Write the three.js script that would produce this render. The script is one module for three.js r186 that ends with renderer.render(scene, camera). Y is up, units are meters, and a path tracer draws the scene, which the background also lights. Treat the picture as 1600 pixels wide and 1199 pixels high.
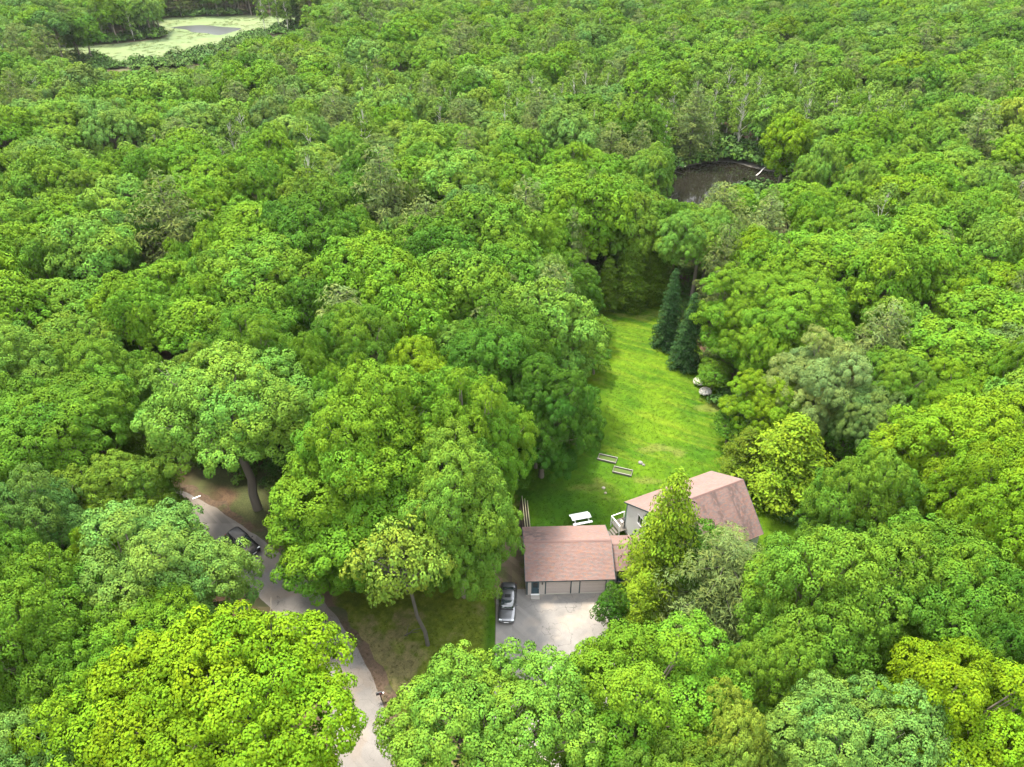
import * as THREE from 'three';
import { mergeGeometries } from 'three/addons/utils/BufferGeometryUtils.js';
import { RoundedBoxGeometry } from 'three/addons/geometries/RoundedBoxGeometry.js';

// ---------------------------------------------------------------- camera, sky, sun, exposure
const scene = new THREE.Scene();
const camera = new THREE.PerspectiveCamera(56.8, 1600 / 1199, 0.5, 5000);
camera.position.set(0, 62.5, 0);
camera.rotation.x = THREE.MathUtils.degToRad(-35);
camera.updateMatrixWorld(true); camera.updateProjectionMatrix();
const renderer = new THREE.WebGLRenderer({ antialias: true });
renderer.setSize(1024, 767);
renderer.toneMapping = THREE.LinearToneMapping;
renderer.toneMappingExposure = 8.2;
renderer.shadowMap.enabled = true;

const TAU = Math.PI * 2;
function rng(seed) { let a = seed >>> 0; return () => { a = (a + 0x6D2B79F5) >>> 0; let t = Math.imul(a ^ (a >>> 15), 1 | a); t = (t + Math.imul(t ^ (t >>> 7), 61 | t)) ^ t; return ((t ^ (t >>> 14)) >>> 0) / 4294967296; }; }
function hash(x, y) { let h = Math.imul(x | 0, 374761393) ^ Math.imul(y | 0, 668265263); h = Math.imul(h ^ (h >>> 13), 1274126177); return ((h ^ (h >>> 16)) >>> 0) / 4294967296; }
function vnoise(x, y) {
  const xi = Math.floor(x), yi = Math.floor(y); let u = x - xi, v = y - yi; u = u * u * (3 - 2 * u); v = v * v * (3 - 2 * v);
  const a = hash(xi, yi), b = hash(xi + 1, yi), c = hash(xi, yi + 1), d = hash(xi + 1, yi + 1);
  return a + (b - a) * u + (c - a) * v + (a - b - c + d) * u * v;
}
function fbm(x, y, o = 4) { let s = 0, a = 0.5, n = 0; for (let i = 0; i < o; i++) { s += a * vnoise(x + i * 17.3, y - i * 9.1); n += a; a *= 0.5; x *= 2.03; y *= 2.03; } return s / n; }
const clamp = (v, a = 0, b = 1) => Math.min(b, Math.max(a, v));
const smooth = (a, b, v) => { const t = clamp((v - a) / (b - a)); return t * t * (3 - 2 * t); };
const mix3 = (a, b, t) => [a[0] + (b[0] - a[0]) * t, a[1] + (b[1] - a[1]) * t, a[2] + (b[2] - a[2]) * t];

// a bright, thinly overcast sky
{
  const w = 256, h = 128, d = new Float32Array(w * h * 4);
  for (let j = 0; j < h; j++) for (let i = 0; i < w; i++) {
    const el = ((j + 0.5) / h - 0.5) * Math.PI, s = Math.sin(el), az = (i + 0.5) / w * TAU;
    const n = fbm(4 + 3 * Math.cos(az) * Math.cos(el) + 9, 4 + 3 * Math.sin(az) * Math.cos(el) + 3 * s, 4) - 0.5;
    const v = (s > 0 ? 0.21 + 0.37 * s : 0.21) * (1 + 0.3 * n), k = (j * w + i) * 4;
    d[k] = v * 0.965; d[k + 1] = v * 0.99; d[k + 2] = v * 1.03; d[k + 3] = 1;
  }
  const t = new THREE.DataTexture(d, w, h, THREE.RGBAFormat, THREE.FloatType);
  t.mapping = THREE.EquirectangularReflectionMapping; t.magFilter = THREE.LinearFilter; t.needsUpdate = true;
  scene.background = t; scene.environment = t;
}
const sun = new THREE.DirectionalLight(0xfff4e2, 1.5);
sun.position.set(-55, 190, -160); sun.target.position.set(0, 0, -90);
sun.castShadow = true; sun.shadow.radius = 20; sun.shadow.mapSize.set(4096, 4096);
Object.assign(sun.shadow.camera, { left: -260, right: 260, top: 260, bottom: -260, near: 1, far: 900 });
scene.add(sun, sun.target);

scene.fog = new THREE.FogExp2(0xe6eef0, 0.000035);

// ---------------------------------------------------------------- helpers
const taken = {};
function numbered(name) { const n = taken[name] = (taken[name] ?? -1) + 1; return n ? `${name}_${String(n).padStart(3, '0')}` : name; }
function tag(o, label, category, group) { o.userData.label = label; o.userData.category = category; if (group) o.userData.group = group; return o; }
function thing(name, label, category, x = 0, y = 0, z = 0, turn = 0, group) {
  const g = new THREE.Group(); g.name = numbered(name); g.position.set(x, y, z); g.rotation.y = turn; tag(g, label, category, group); scene.add(g); return g;
}
function part(parent, name, geo, mat) { const m = new THREE.Mesh(geo, mat); m.name = name; m.castShadow = m.receiveShadow = true; parent.add(m); return m; }
function structure(name, geo, mat) { const m = part(scene, numbered(name), geo, mat); m.userData.kind = 'structure'; return m; }
function boxAt(w, h, d, x, y, z, r = 0.008) { const g = r ? new RoundedBoxGeometry(w, h, d, 1, Math.min(r, w / 3, h / 3, d / 3)) : new THREE.BoxGeometry(w, h, d); g.translate(x, y, z); return g; }
function colTex(w, h, fn, srgb = true) {               // fn(i, j) -> linear colour
  const d = new Uint8Array(w * h * 4), enc = v => { v = clamp(v); return 255 * (v <= 0.0031308 ? v * 12.92 : 1.055 * Math.pow(v, 1 / 2.4) - 0.055); };
  for (let j = 0; j < h; j++) for (let i = 0; i < w; i++) { const c = fn(i, j), k = (j * w + i) * 4; for (let q = 0; q < 3; q++) d[k + q] = srgb ? enc(c[q]) : 255 * clamp(c[q]); d[k + 3] = 255; }
  const t = new THREE.DataTexture(d, w, h); if (srgb) t.colorSpace = THREE.SRGBColorSpace;
  t.magFilter = THREE.LinearFilter; t.minFilter = THREE.LinearMipmapLinearFilter; t.generateMipmaps = true; t.wrapS = t.wrapT = THREE.RepeatWrapping; t.needsUpdate = true; return t;
}
function std(r, g, b, rough = 0.85, more = {}) { const m = new THREE.MeshStandardMaterial({ roughness: rough, ...more }); m.color.setRGB(r, g, b); return m; }
function inside(poly, x, z) { let c = false; for (let i = 0, j = poly.length - 1; i < poly.length; j = i++) { const [a, b] = poly[i], [p, q] = poly[j]; if ((b > z) !== (q > z) && x < (p - a) * (z - b) / (q - b) + a) c = !c; } return c; }
function edgeDist(poly, x, z) {
  let d = 1e9;
  for (let i = 0, j = poly.length - 1; i < poly.length; j = i++) { const [a, b] = poly[i], [p, q] = poly[j], l = (p - a) ** 2 + (q - b) ** 2, t = clamp(((x - a) * (p - a) + (z - b) * (q - b)) / l); d = Math.min(d, Math.hypot(x - a - t * (p - a), z - b - t * (q - b))); }
  return d;
}
function rounded(poly, n = 10) { return new THREE.CatmullRomCurve3(poly.map(([x, z]) => new THREE.Vector3(x, 0, z)), true, 'centripetal').getPoints(poly.length * n).map(p => [p.x, p.z]); }
function sheet(poly, y, uvOf = (x, z) => [x, z]) {
  const s = new THREE.Shape(poly.map(([x, z]) => new THREE.Vector2(x, -z))), g = new THREE.ShapeGeometry(s); g.rotateX(-Math.PI / 2); g.translate(0, y, 0);
  const p = g.attributes.position, uv = g.attributes.uv; for (let i = 0; i < p.count; i++) uv.setXY(i, ...uvOf(p.getX(i), p.getZ(i))); return g;
}

// ---------------------------------------------------------------- ground
const LITTER = (x, z) => {                             // leaf litter with moss and low plants
  const a = fbm(x * 0.9, z * 0.9, 5), b = fbm(x * 0.13 + 40, z * 0.13, 3), g = hash(Math.floor(x * 9), Math.floor(z * 9));
  let c = mix3([0.056, 0.033, 0.017], [0.084, 0.052, 0.028], smooth(0.35, 0.65, a)); c = mix3(c, [0.045, 0.07, 0.016], smooth(0.5, 0.64, b) * 0.7); const k = 0.75 + 0.5 * g; return [c[0] * k, c[1] * k, c[2] * k];
};
{
  const t = colTex(1024, 1024, (i, j) => { const S = 40, x = i / 1024 * S, z = j / 1024 * S, f = smooth(0, 4, Math.min(x, z, S - x, S - z)); return mix3(LITTER(7.7 + 0.1 * x, 3.1 + 0.1 * z), LITTER(x, z), f); });
  t.repeat.set(1 / 40, 1 / 40);
  structure('forest_floor', sheet([[-3000, 500], [3000, 500], [3000, -4000], [-3000, -4000]], 0), std(1, 1, 1, 1, { map: t }));
}
const LAWN = [[12, -114.5], [29, -115.5], [31, -100], [32.5, -88], [33, -78], [36, -74], [36, -62], [31.5, -53], [24, -44], [13, -42], [13, -50], [-2.2, -50], [-1.9, -49], [-1.75, -40], [-1.8, -33], [-8, -29], [-9.6, -31], [-12.2, -36.4], [-14.2, -40], [-16.8, -43.6], [-20.3, -47.6], [-18, -50.5], [-10, -52], [-5, -55], [-3, -64], [1, -72], [7, -80], [10, -90], [9, -104]];
const RB = [-24, -120, 64, 96];                        // x0, z0, width, depth of the yard picture
function lawnColor(x, z) {
  const n1 = fbm(x * 0.23, z * 0.23, 4), n2 = fbm(x * 0.06 + 9, z * 0.06 + 4, 3), n3 = fbm(x * 2.2, z * 2.2, 3), ang = 0.42 + 0.12 * Math.sin(z * 0.05), s = (z * Math.cos(ang) - x * Math.sin(ang)) / 1.15;
  const warp = fbm(x * 0.35 + 3, z * 0.35, 2) * 1.6, stripe = Math.sin((s + warp) * Math.PI) * 0.5 + 0.5, str2 = fbm(s * 1.7 + 7, (x * Math.cos(ang) + z * Math.sin(ang)) * 0.14, 3);
  let c = mix3([0.026, 0.076, 0.003], [0.062, 0.120, 0.004], smooth(0.3, 0.7, n1 * 0.55 + n2 * 0.45));
  c = mix3(c, [0.115, 0.15, 0.012], 0.4 * smooth(0.5, 0.72, str2) * smooth(-66, -74, z));
  c = mix3(c, [0.09, 0.15, 0.005], 0.3 * stripe * smooth(-70, -80, z));
  c = mix3(c, [0.12, 0.128, 0.03], 0.55 * smooth(0.62, 0.76, fbm(x * 0.17 + 31, z * 0.3 + 12, 4)));
  const yard = smooth(-2.2, -3.4, x) * smooth(-56, -50, z);
  if (yard > 0) {                                      // the thin front yard: moss, bare earth, old leaves
    const b = fbm(x * 0.3 + 60, z * 0.3 + 11, 4), road = smooth(4.5, 0, Math.abs(x + 14.5 - (z + 39.5) * 1.1) * 0.67 - 2.2);
    let y = mix3([0.062, 0.092, 0.007], [0.095, 0.118, 0.012], n3); y = mix3(y, [0.13, 0.098, 0.06], 0.65 * smooth(0.46, 0.7, b * 0.8 + road * 0.26 + (n3 - 0.5) * 0.3)); c = mix3(c, y, yard);
  }
  const k = 0.64 + 0.72 * n3; return [c[0] * k, c[1] * k, c[2] * k];
}
{
  const W = 1400, H = 2048, t = colTex(W, H, (i, j) => { const x = RB[0] + i / W * RB[2], z = RB[1] + j / H * RB[3], k = 0.72 + 0.56 * hash(i, j); const c = lawnColor(x, z); return [c[0] * k, c[1] * k, c[2] * k]; });
  structure('lawn', sheet(rounded(LAWN, 5), 0.006, (x, z) => [(x - RB[0]) / RB[2], (z - RB[1]) / RB[3]]), new THREE.MeshPhysicalMaterial({ roughness: 1, specularIntensity: 0.25, map: t }));
}
// grass blades standing on the lawn
{
  const r = rng(5), P = [], N = [], I = [];
  for (let k = 0; k < 9; k++) {
    const a = r() * TAU, q = r() * 0.16, x = Math.cos(a) * q, z = Math.sin(a) * q, b = r() * TAU, w = 0.012, h = 0.02 + r() * 0.03, lean = 0.03, o = P.length / 3;
    P.push(x - Math.cos(b) * w, 0, z - Math.sin(b) * w, x + Math.cos(b) * w, 0, z + Math.sin(b) * w, x - Math.sin(b) * lean, h, z + Math.cos(b) * lean);
    for (let q2 = 0; q2 < 3; q2++) N.push(-Math.sin(b) * 0.5, 0.8, Math.cos(b) * 0.5); I.push(o, o + 1, o + 2);
  }
  const g = new THREE.BufferGeometry(); g.setAttribute('position', new THREE.Float32BufferAttribute(P, 3)); g.setAttribute('normal', new THREE.Float32BufferAttribute(N, 3)); g.setIndex(I);
  const spots = []; for (let k = 0; k < 90000 && spots.length < 42000; k++) { const x = RB[0] + r() * RB[2], z = RB[1] + r() * RB[3]; if (inside(LAWN, x, z) && !(x > -2.2 && x < 14 && z > -58 && z < -40)) spots.push([x, z]); }
  const im = new THREE.InstancedMesh(g, std(1, 1, 1, 1), spots.length), M = new THREE.Matrix4(), c = new THREE.Color(), e = new THREE.Euler(), q = new THREE.Quaternion();
  spots.forEach(([x, z], k) => { const s = 0.8 + r() * 0.8, l = lawnColor(x, z), v = 1.1 + 0.3 * r(); e.set(0, r() * TAU, 0); M.compose(new THREE.Vector3(x, 0.004, z), q.setFromEuler(e), new THREE.Vector3(s, s, s)); im.setMatrixAt(k, M); im.setColorAt(k, c.setRGB(l[0] * v, l[1] * v, l[2] * v)); });
  im.name = 'grass'; im.userData.kind = 'stuff'; tag(im, 'short mown grass covering the sunny lawn and front yard', 'grass'); im.castShadow = im.receiveShadow = true; scene.add(im);
}
// road and driveway
function asphalt(base, warm, scale, seed) {
  return (x, z) => {
    const a = fbm(x * 0.35 * scale + seed, z * 0.35 * scale, 5), b = fbm(x * 1.7 + seed, z * 1.7 + 3, 4), g = hash(Math.floor(x * 38), Math.floor(z * 38)), k = (0.6 + 0.7 * a) * (0.9 + 0.2 * b) * (0.86 + 0.28 * g);
    const c = mix3([base * 1.03, base * 0.97, base * 0.91], warm, 0.85 * smooth(0.42, 0.66, fbm(x * 0.5 + seed * 2, z * 0.5 + 8, 4))); const cr = Math.abs(fbm(x * 0.55 + seed * 5, z * 0.55 + 70, 4) - 0.5), q = k * (cr < 0.006 ? 0.62 : 1); return [c[0] * q, c[1] * q, c[2] * q];
  };
}
const ROADC = [[-6.5, -12], [-10.6, -24], [-12.6, -31.3], [-14.3, -36], [-16.5, -40.2], [-19.2, -44.1], [-22.9, -48.4], [-26.7, -52.2], [-30.9, -55.8], [-35.8, -59.3], [-40.5, -62.3], [-48, -65.6], [-60, -69], [-80, -72]];
function ribbon(pts, left, right, y, wob = 0) {
  const c = new THREE.CatmullRomCurve3(pts.map(([x, z]) => new THREE.Vector3(x, 0, z))), n = 260, P = [], U = [], I = [];
  for (let k = 0; k <= n; k++) {
    const p = c.getPointAt(k / n), t = c.getTangentAt(k / n), nx = -t.z, nz = t.x;
    const wl = left + wob * (fbm(k * 0.21, 3, 3) - 0.5) * 2, wr = right + wob * (fbm(k * 0.21, 30, 3) - 0.5) * 2;
    for (let j = 0; j <= 6; j++) { const o = -wl + (wl + wr) * j / 6; P.push(p.x + nx * o, y, p.z + nz * o); U.push(p.x + nx * o, p.z + nz * o); }
    if (k) for (let j = 0; j < 6; j++) { const a = (k - 1) * 7 + j; I.push(a, a + 1, a + 7, a + 1, a + 8, a + 7); }
  }
  const g = new THREE.BufferGeometry(); g.setAttribute('position', new THREE.Float32BufferAttribute(P, 3)); g.setAttribute('uv', new THREE.Float32BufferAttribute(U, 2)); g.setIndex(I); g.computeVertexNormals(); 
  if (g.attributes.normal.getY(0) < 0) { const ix = g.index.array; for (let k = 0; k < ix.length; k += 3) { const t = ix[k]; ix[k] = ix[k + 1]; ix[k + 1] = t; } g.computeVertexNormals(); }
  return g;
}
function groundTex(fn, S) { const t = colTex(1024, 1024, (i, j) => { const x = i / 1024 * S, z = j / 1024 * S, f = smooth(0, S * 0.12, Math.min(x, z, S - x, S - z)); return mix3(fn(S * 0.5 + 0.05 * (x - z), S * 0.6), fn(x, z), f); }); t.repeat.set(1 / S, 1 / S); return t; }
structure('road_verge', ribbon(ROADC, 3.5, 3.4, 0.010, 0.9), std(1, 1, 1, 1, { map: groundTex((x, z) => { const c = mix3([0.075, 0.05, 0.032], [0.05, 0.058, 0.02], smooth(0.5, 0.7, fbm(x * 0.5, z * 0.5, 4))), k = 0.6 + 0.8 * fbm(x * 5, z * 5, 2); return [c[0] * k, c[1] * k, c[2] * k]; }, 24) }));
structure('road', ribbon(ROADC, 2.45, 2.35, 0.016, 0.22), std(1, 1, 1, 0.9, { map: groundTex(asphalt(0.155, [0.172, 0.147, 0.124], 1, 3), 30) }));
const DRIVE = [[-1.7, -50.2], [11.6, -50.6], [11.8, -46], [11.2, -40], [9.5, -34], [7.5, -29], [3, -24.5], [-4, -22], [-9.3, -21.5], [-8.2, -26], [-4.5, -29.5], [-1.9, -33.5], [-1.65, -40]];
structure('driveway', sheet(DRIVE, 0.021), std(1, 1, 1, 0.85, { map: groundTex(asphalt(0.178, [0.265, 0.232, 0.198], 1.5, 12), 26) }));
structure('gravel_strip', sheet(rounded([[-1.9, -50], [1.3, -50.1], [1.35, -57], [0.4, -60], [-1.6, -57]], 6), 0.014), std(1, 1, 1, 1, { map: groundTex((x, z) => { const c = mix3([0.15, 0.115, 0.075], [0.08, 0.1, 0.025], smooth(0.42, 0.6, fbm(x * 0.7, z * 0.7, 4))), k = 0.6 + 0.8 * hash(Math.floor(x * 20), Math.floor(z * 20)); return [c[0] * k, c[1] * k, c[2] * k]; }, 12) }));
// dark forest pond and the far marsh
const POND = [[33, -166], [35.5, -176], [39, -185.5], [48.5, -194], [60, -197.5], [69, -189.5], [80, -187.5], [83, -182], [72, -176], [58, -166], [46, -158], [38, -157]];
structure('mud_bank', sheet(rounded(POND.map(([x, z]) => [57 + (x - 57) * 1.1, -178 + (z + 178) * 1.16]), 6), 0.008), std(1, 1, 1, 0.9, { map: groundTex((x, z) => { const k = 0.6 + 0.8 * fbm(x * 0.8, z * 0.8, 4); return [0.085 * k, 0.08 * k, 0.066 * k]; }, 30) }));
structure('pond_water', sheet(rounded(POND.map(([x, z]) => [56 + (x - 56) * 0.97, -176 + (z + 176) * 0.95]), 6), 0.016), new THREE.MeshPhysicalMaterial({ color: new THREE.Color().setRGB(0.012, 0.011, 0.008), roughness: 0.06 }));
const MARSH = [[-230, -362], [-199, -345], [-165, -324], [-146, -330], [-139, -362], [-135, -398], [-112, -436], [-104, -460], [-150, -470], [-200, -462], [-206, -435], [-186, -415], [-176, -395], [-192, -378]];
structure('marsh_meadow', sheet(rounded(MARSH, 6), 0.01), std(1, 1, 1, 1, { map: groundTex((x, z) => { const k = 0.75 + 0.5 * fbm(x * 0.3, z * 0.3, 4), c = mix3([0.098, 0.125, 0.045], [0.082, 0.122, 0.04], smooth(0.4, 0.6, fbm(x * 0.07, z * 0.1 + 5, 3))); return [c[0] * k, c[1] * k, c[2] * k]; }, 90) }));
const POOL = [[-185, -426], [-172, -434], [-158, -428], [-146, -423], [-147, -412], [-151, -402], [-160, -408], [-168, -411], [-174, -419]];
structure('marsh_pool', sheet(rounded(POOL, 8), 0.02), new THREE.MeshPhysicalMaterial({ color: new THREE.Color().setRGB(0.03, 0.034, 0.032), roughness: 0.3 }));
// ---------------------------------------------------------------- buildings
const M = {
  siding: std(0.43, 0.385, 0.35, 0.85), sidingPale: std(0.6, 0.59, 0.57, 0.8), trim: std(0.028, 0.055, 0.062, 0.6), door: std(0.02, 0.05, 0.065, 0.45), garageDoor: std(0.4, 0.345, 0.315, 0.7),
  white: std(0.78, 0.78, 0.77, 0.6), concrete: std(0.34, 0.32, 0.29, 0.9), black: std(0.012, 0.012, 0.013, 0.45), metal: std(0.5, 0.5, 0.5, 0.35, { metalness: 1 }), glass: new THREE.MeshPhysicalMaterial({ color: 0x0b1114, roughness: 0.05, metalness: 0, clearcoat: 1 }),
  oldWood: std(0.13, 0.118, 0.1, 0.9), darkWood: std(0.05, 0.038, 0.026, 0.9), paleWood: std(0.27, 0.26, 0.16, 0.9), stone: std(0.16, 0.155, 0.15, 0.9), rust: std(0.16, 0.06, 0.03, 0.9), soil: std(0.05, 0.082, 0.012, 1),
};
{ // vertical board grooves in the siding
  const t = colTex(256, 64, (i, j) => { const f = (i / 256 * 4) % 1, k = f < 0.07 ? 0 : 0.85 + 0.15 * vnoise(i * 0.9, j * 0.05); return [k, k, k]; }, false); t.repeat.set(1 / 0.8, 1 / 0.8);
  M.siding.bumpMap = t; M.siding.bumpScale = 0.012; M.sidingPale.bumpMap = t; M.sidingPale.bumpScale = 0.012;
}
function shingles(w, len, stains) {                     // picture of tab colours and algae for one roof slope, w by len metres, v up the slope
  const W = 640, H = Math.max(64, Math.min(768, Math.round(640 * len / w * 1.6))), co = 0.14;
  const t = colTex(W, H, (i, j) => {
    const x = i / W * w, s = j / H * len, row = Math.floor(s / co), tab = Math.floor((x + (row % 2) * 0.15 + hash(row, 7) * 0.1) / 0.3), a = hash(tab + 11, row), b = hash(tab, row + 91);
    let c = mix3([0.142, 0.084, 0.073], [0.172, 0.112, 0.098], a); if (b > 0.8) c = mix3(c, [0.125, 0.1, 0.094], 0.8); if (b < 0.14) c = mix3(c, [0.19, 0.1, 0.072], 0.7);
    const k = (0.86 + 0.28 * hash(i, j)) * (0.92 + 0.16 * fbm(x * 0.9, s * 0.9, 3)); c = [c[0] * k, c[1] * k, c[2] * k];
    return stains ? mix3(c, [0.055, 0.04, 0.038], stains(x, s)) : c;
  });
  t.wrapS = t.wrapT = THREE.ClampToEdgeWrapping; return std(1, 1, 1, 0.86, { map: t });
}
// one slope: overlapping shingle courses on a slab. Origin at the left end of the eave, +x along it, rising to (rise) over (run) towards -z.
function slope(w, run, rise, dir = -1) {
  const len = Math.hypot(run, rise), n = Math.round(len / 0.14), e = len / n, cx = run / len, sy = rise / len, P = [], N = [], U = [], I = [], th = 0.1;
  const pt = (x, s, t) => [x, s * sy + t * cx, dir * (s * cx - t * sy)];
  const quad = (a, b, c, d, uv) => { const o = P.length / 3, A = new THREE.Vector3(...a), n2 = new THREE.Vector3(...b).sub(A).cross(new THREE.Vector3(...d).sub(A)).normalize(); P.push(...a, ...b, ...c, ...d); for (let k = 0; k < 4; k++) N.push(n2.x, n2.y, n2.z); U.push(...uv); I.push(o, o + 1, o + 2, o, o + 2, o + 3); };
  const face = (a, b, c, d, uv) => dir < 0 ? quad(a, b, c, d, uv) : quad(b, a, d, c, [uv[2], uv[3], uv[0], uv[1], uv[6], uv[7], uv[4], uv[5]]);
  for (let k = 0; k < n; k++) {
    const s0 = k * e, s1 = s0 + e, v0 = s0 / len, v1 = s1 / len;
    face(pt(0, s0, 0.026), pt(w, s0, 0.026), pt(w, s1, 0.002), pt(0, s1, 0.002), [0, v0, 1, v0, 1, v1, 0, v1]);
    face(pt(0, s0, k ? 0.002 : -th), pt(w, s0, k ? 0.002 : -th), pt(w, s0, 0.026), pt(0, s0, 0.026), [0, v0, 1, v0, 1, v0, 0, v0]);
  }
  face(pt(w, 0, -th), pt(0, 0, -th), pt(0, len, -th), pt(w, len, -th), [0, 0, 1, 0, 1, 0, 0, 0]);
  face(pt(0, 0, -th), pt(0, 0, 0.016), pt(0, len, 0.002), pt(0, len, -th), [0, 0, 0, 0, 0, 1, 0, 1]);
  face(pt(w, 0, 0.016), pt(w, 0, -th), pt(w, len, -th), pt(w, len, 0.002), [1, 0, 1, 0, 1, 1, 1, 1]);
  const g = new THREE.BufferGeometry(); g.setAttribute('position', new THREE.Float32BufferAttribute(P, 3)); g.setAttribute('normal', new THREE.Float32BufferAttribute(N, 3)); g.setAttribute('uv', new THREE.Float32BufferAttribute(U, 2)); g.setIndex(I); return g;
}
function wallXY(pts, holes, th) {                       // a wall in the xy plane, from z = 0 back to -th, with openings
  const s = new THREE.Shape(pts.map(([x, y]) => new THREE.Vector2(x, y))); for (const [x0, x1, y0, y1] of holes) s.holes.push(new THREE.Path([[x0, y0], [x0, y1], [x1, y1], [x1, y0]].map(p => new THREE.Vector2(...p))));
  const g = new THREE.ExtrudeGeometry(s, { depth: th, bevelEnabled: false }); g.translate(0, 0, -th); return g;
}
// a gable roof with ridge cap and dark trim over a body w wide; z from +ovf (front eave) to the back
function gableRoof(parent, { w, front, back, hf, hr, hb, ovs = 0.15, ov = 0.3, matF, matB, x0 = 0, trimSides = [1, 1] }) {
  const kf = (hr - hf) / front, kb = (hr - hb) / back, W = w + 2 * ovs;
  const f = part(parent, 'roof_slope', slope(W, front + ov, (front + ov) * kf, -1), matF); f.position.set(x0 - ovs, hr - (front + ov) * kf + 0.12, ov);
  const b = part(parent, 'roof_slope', slope(W, back + ov, (back + ov) * kb, 1), matB); b.position.set(x0 - ovs, hr - (back + ov) * kb + 0.12, -front - back - ov);
  const cap = part(parent, 'ridge_cap', mergeGeometries([[1, kf], [-1, kb]].map(([s, k]) => { const g = new THREE.BoxGeometry(W + 0.02, 0.02, 0.17); g.translate(0, 0, s * 0.085); g.rotateX(s * Math.atan(k)); g.translate(x0 + w / 2, hr + 0.155, -front); return g; })), M.ridge); void cap;
  const tr = (len, k, s, x) => { const g = boxAt(0.04, 0.16, len, 0, 0, 0); g.rotateX(s * Math.atan(k)); return g; };
  [-1, 1].forEach((sd, q) => { if (!trimSides[q]) return; const x = sd < 0 ? x0 - ovs - 0.022 : x0 + w + ovs + 0.022;
    for (const [run, k, s] of [[front + ov, kf, 1], [back + ov, kb, -1]]) { const l = Math.hypot(run, run * k), m = part(parent, 'rake_board', tr(l, k, s), M.trim); m.position.set(x, hr + 0.055 - run * k / 2, -front + s * run / 2); } });
}
M.ridge = std(0.135, 0.08, 0.07, 0.85);
// --- garage: 9.2 m front, two overhead doors and an entry door
{
  const W = 9.2, D = 7.16, he = 2.62, hr = 4.25, g = thing('garage', 'two-car garage with red-brown shingled gable roof at the head of the driveway', 'garage', 1.55, 0, -49.5, 0.032);
  const doors = [[2.08, 4.70], [5.74, 8.42]], entry = [0.5, 1.36];
  part(g, 'foundation', boxAt(W + 0.06, 0.16, D + 0.06, W / 2, 0.08, -D / 2), M.concrete);
  part(g, 'front_wall', wallXY([[0, 0.16], [W, 0.16], [W, he + 0.06], [0, he + 0.06]], [[...entry, 0.17, 2.14], ...doors.map(d => [...d, 0.17, 2.18])], 0.14), M.siding);
  const back = part(g, 'back_wall', wallXY([[0.15, 0.16], [W - 0.15, 0.16], [W - 0.15, he], [0.15, he]], [], 0.14), M.siding); back.position.z = -D + 0.14;
  for (const x of [0, W - 0.14]) { const m = part(g, 'gable_wall', wallXY([[0, 0.16], [D - 0.3, 0.16], [D - 0.3, he], [D / 2 - 0.15, hr - 0.02], [0, he]], [], 0.14), M.siding); m.rotation.y = Math.PI / 2; m.position.set(x + 0.14, 0, -0.15); }
  const gw = 9.5, stain = (x, s) => { const n = fbm(x * 2.2 + 5, s * 2.2, 4); return clamp(0.75 * smooth(2.4, 0.4, Math.hypot((x - (gw - 1.1)) * 0.9, (s - 2.6) * 0.8)) * smooth(0.3, 0.7, n) + 0.12 * smooth(0.55, 0.75, n)); };
  gableRoof(g, { w: W, front: D / 2, back: D / 2, hf: he, hr, hb: he, matF: shingles(gw, 4.2), matB: shingles(gw, 4.2, (x, s) => stain(gw - x, s)) });
  part(g, 'fascia_board', boxAt(W + 0.3, 0.16, 0.03, W / 2, he - 0.13, 0.27), M.trim); part(g, 'fascia_board', boxAt(W + 0.3, 0.16, 0.03, W / 2, he - 0.13, -D - 0.27), M.trim);
  for (const x of [0.06, W - 0.06]) part(g, 'corner_board', boxAt(0.14, he - 0.2, 0.03, x, he / 2 + 0.02, 0.018), M.trim);
  for (const [a, b] of doors) {
    for (let k = 0; k < 4; k++) { const p = part(g, 'garage_door_panel', boxAt(b - a - 0.02, 0.485, 0.045, (a + b) / 2, 0.43 + k * 0.497, -0.075, 0.012), M.garageDoor); for (let j = 0; j < 4; j++) part(p, 'raised_field', boxAt(0.5, 0.3, 0.02, a + 0.34 + j * 0.645, 0.43 + k * 0.497, -0.05, 0.01), M.garageDoor); }
    part(g, 'door_jamb', boxAt(0.11, 2.06, 0.035, a - 0.056, 1.19, 0.019), M.trim); part(g, 'door_jamb', boxAt(0.11, 2.06, 0.035, b + 0.056, 1.19, 0.019), M.trim); part(g, 'door_head', boxAt(b - a + 0.22, 0.1, 0.035, (a + b) / 2, 2.28, 0.019), M.trim);
    part(g, 'weather_strip', boxAt(b - a - 0.02, 0.05, 0.03, (a + b) / 2, 0.135 + 0.025, 0.016), std(0.45, 0.42, 0.33, 0.8));
  }
  const d = part(g, 'entry_door', boxAt(0.84, 1.95, 0.05, 0.93, 1.155, -0.06), M.door); part(d, 'pane', boxAt(0.5, 0.5, 0.012, 0.93, 1.72, -0.03), M.glass); part(d, 'pane', boxAt(0.5, 0.2, 0.012, 0.93, 1.3, -0.03), M.glass); part(d, 'handle', new THREE.SphereGeometry(0.035, 10, 8).translate(1.26, 1.1, -0.005), M.metal);
  part(g, 'door_sill', boxAt(0.95, 0.06, 0.16, 0.93, 0.195, 0.08), M.white); part(g, 'doorstep', boxAt(0.95, 0.14, 0.6, 0.93, 0.09, 0.35, 0.02), M.concrete);
  for (const x of [1.66, 8.85]) { const l = part(g, 'wall_lantern', new THREE.CylinderGeometry(0.075, 0.05, 0.22, 6).translate(x, 1.95, 0.13), M.black); part(l, 'bracket', boxAt(0.05, 0.05, 0.12, x, 2.07, 0.06), M.black); }
}
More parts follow.
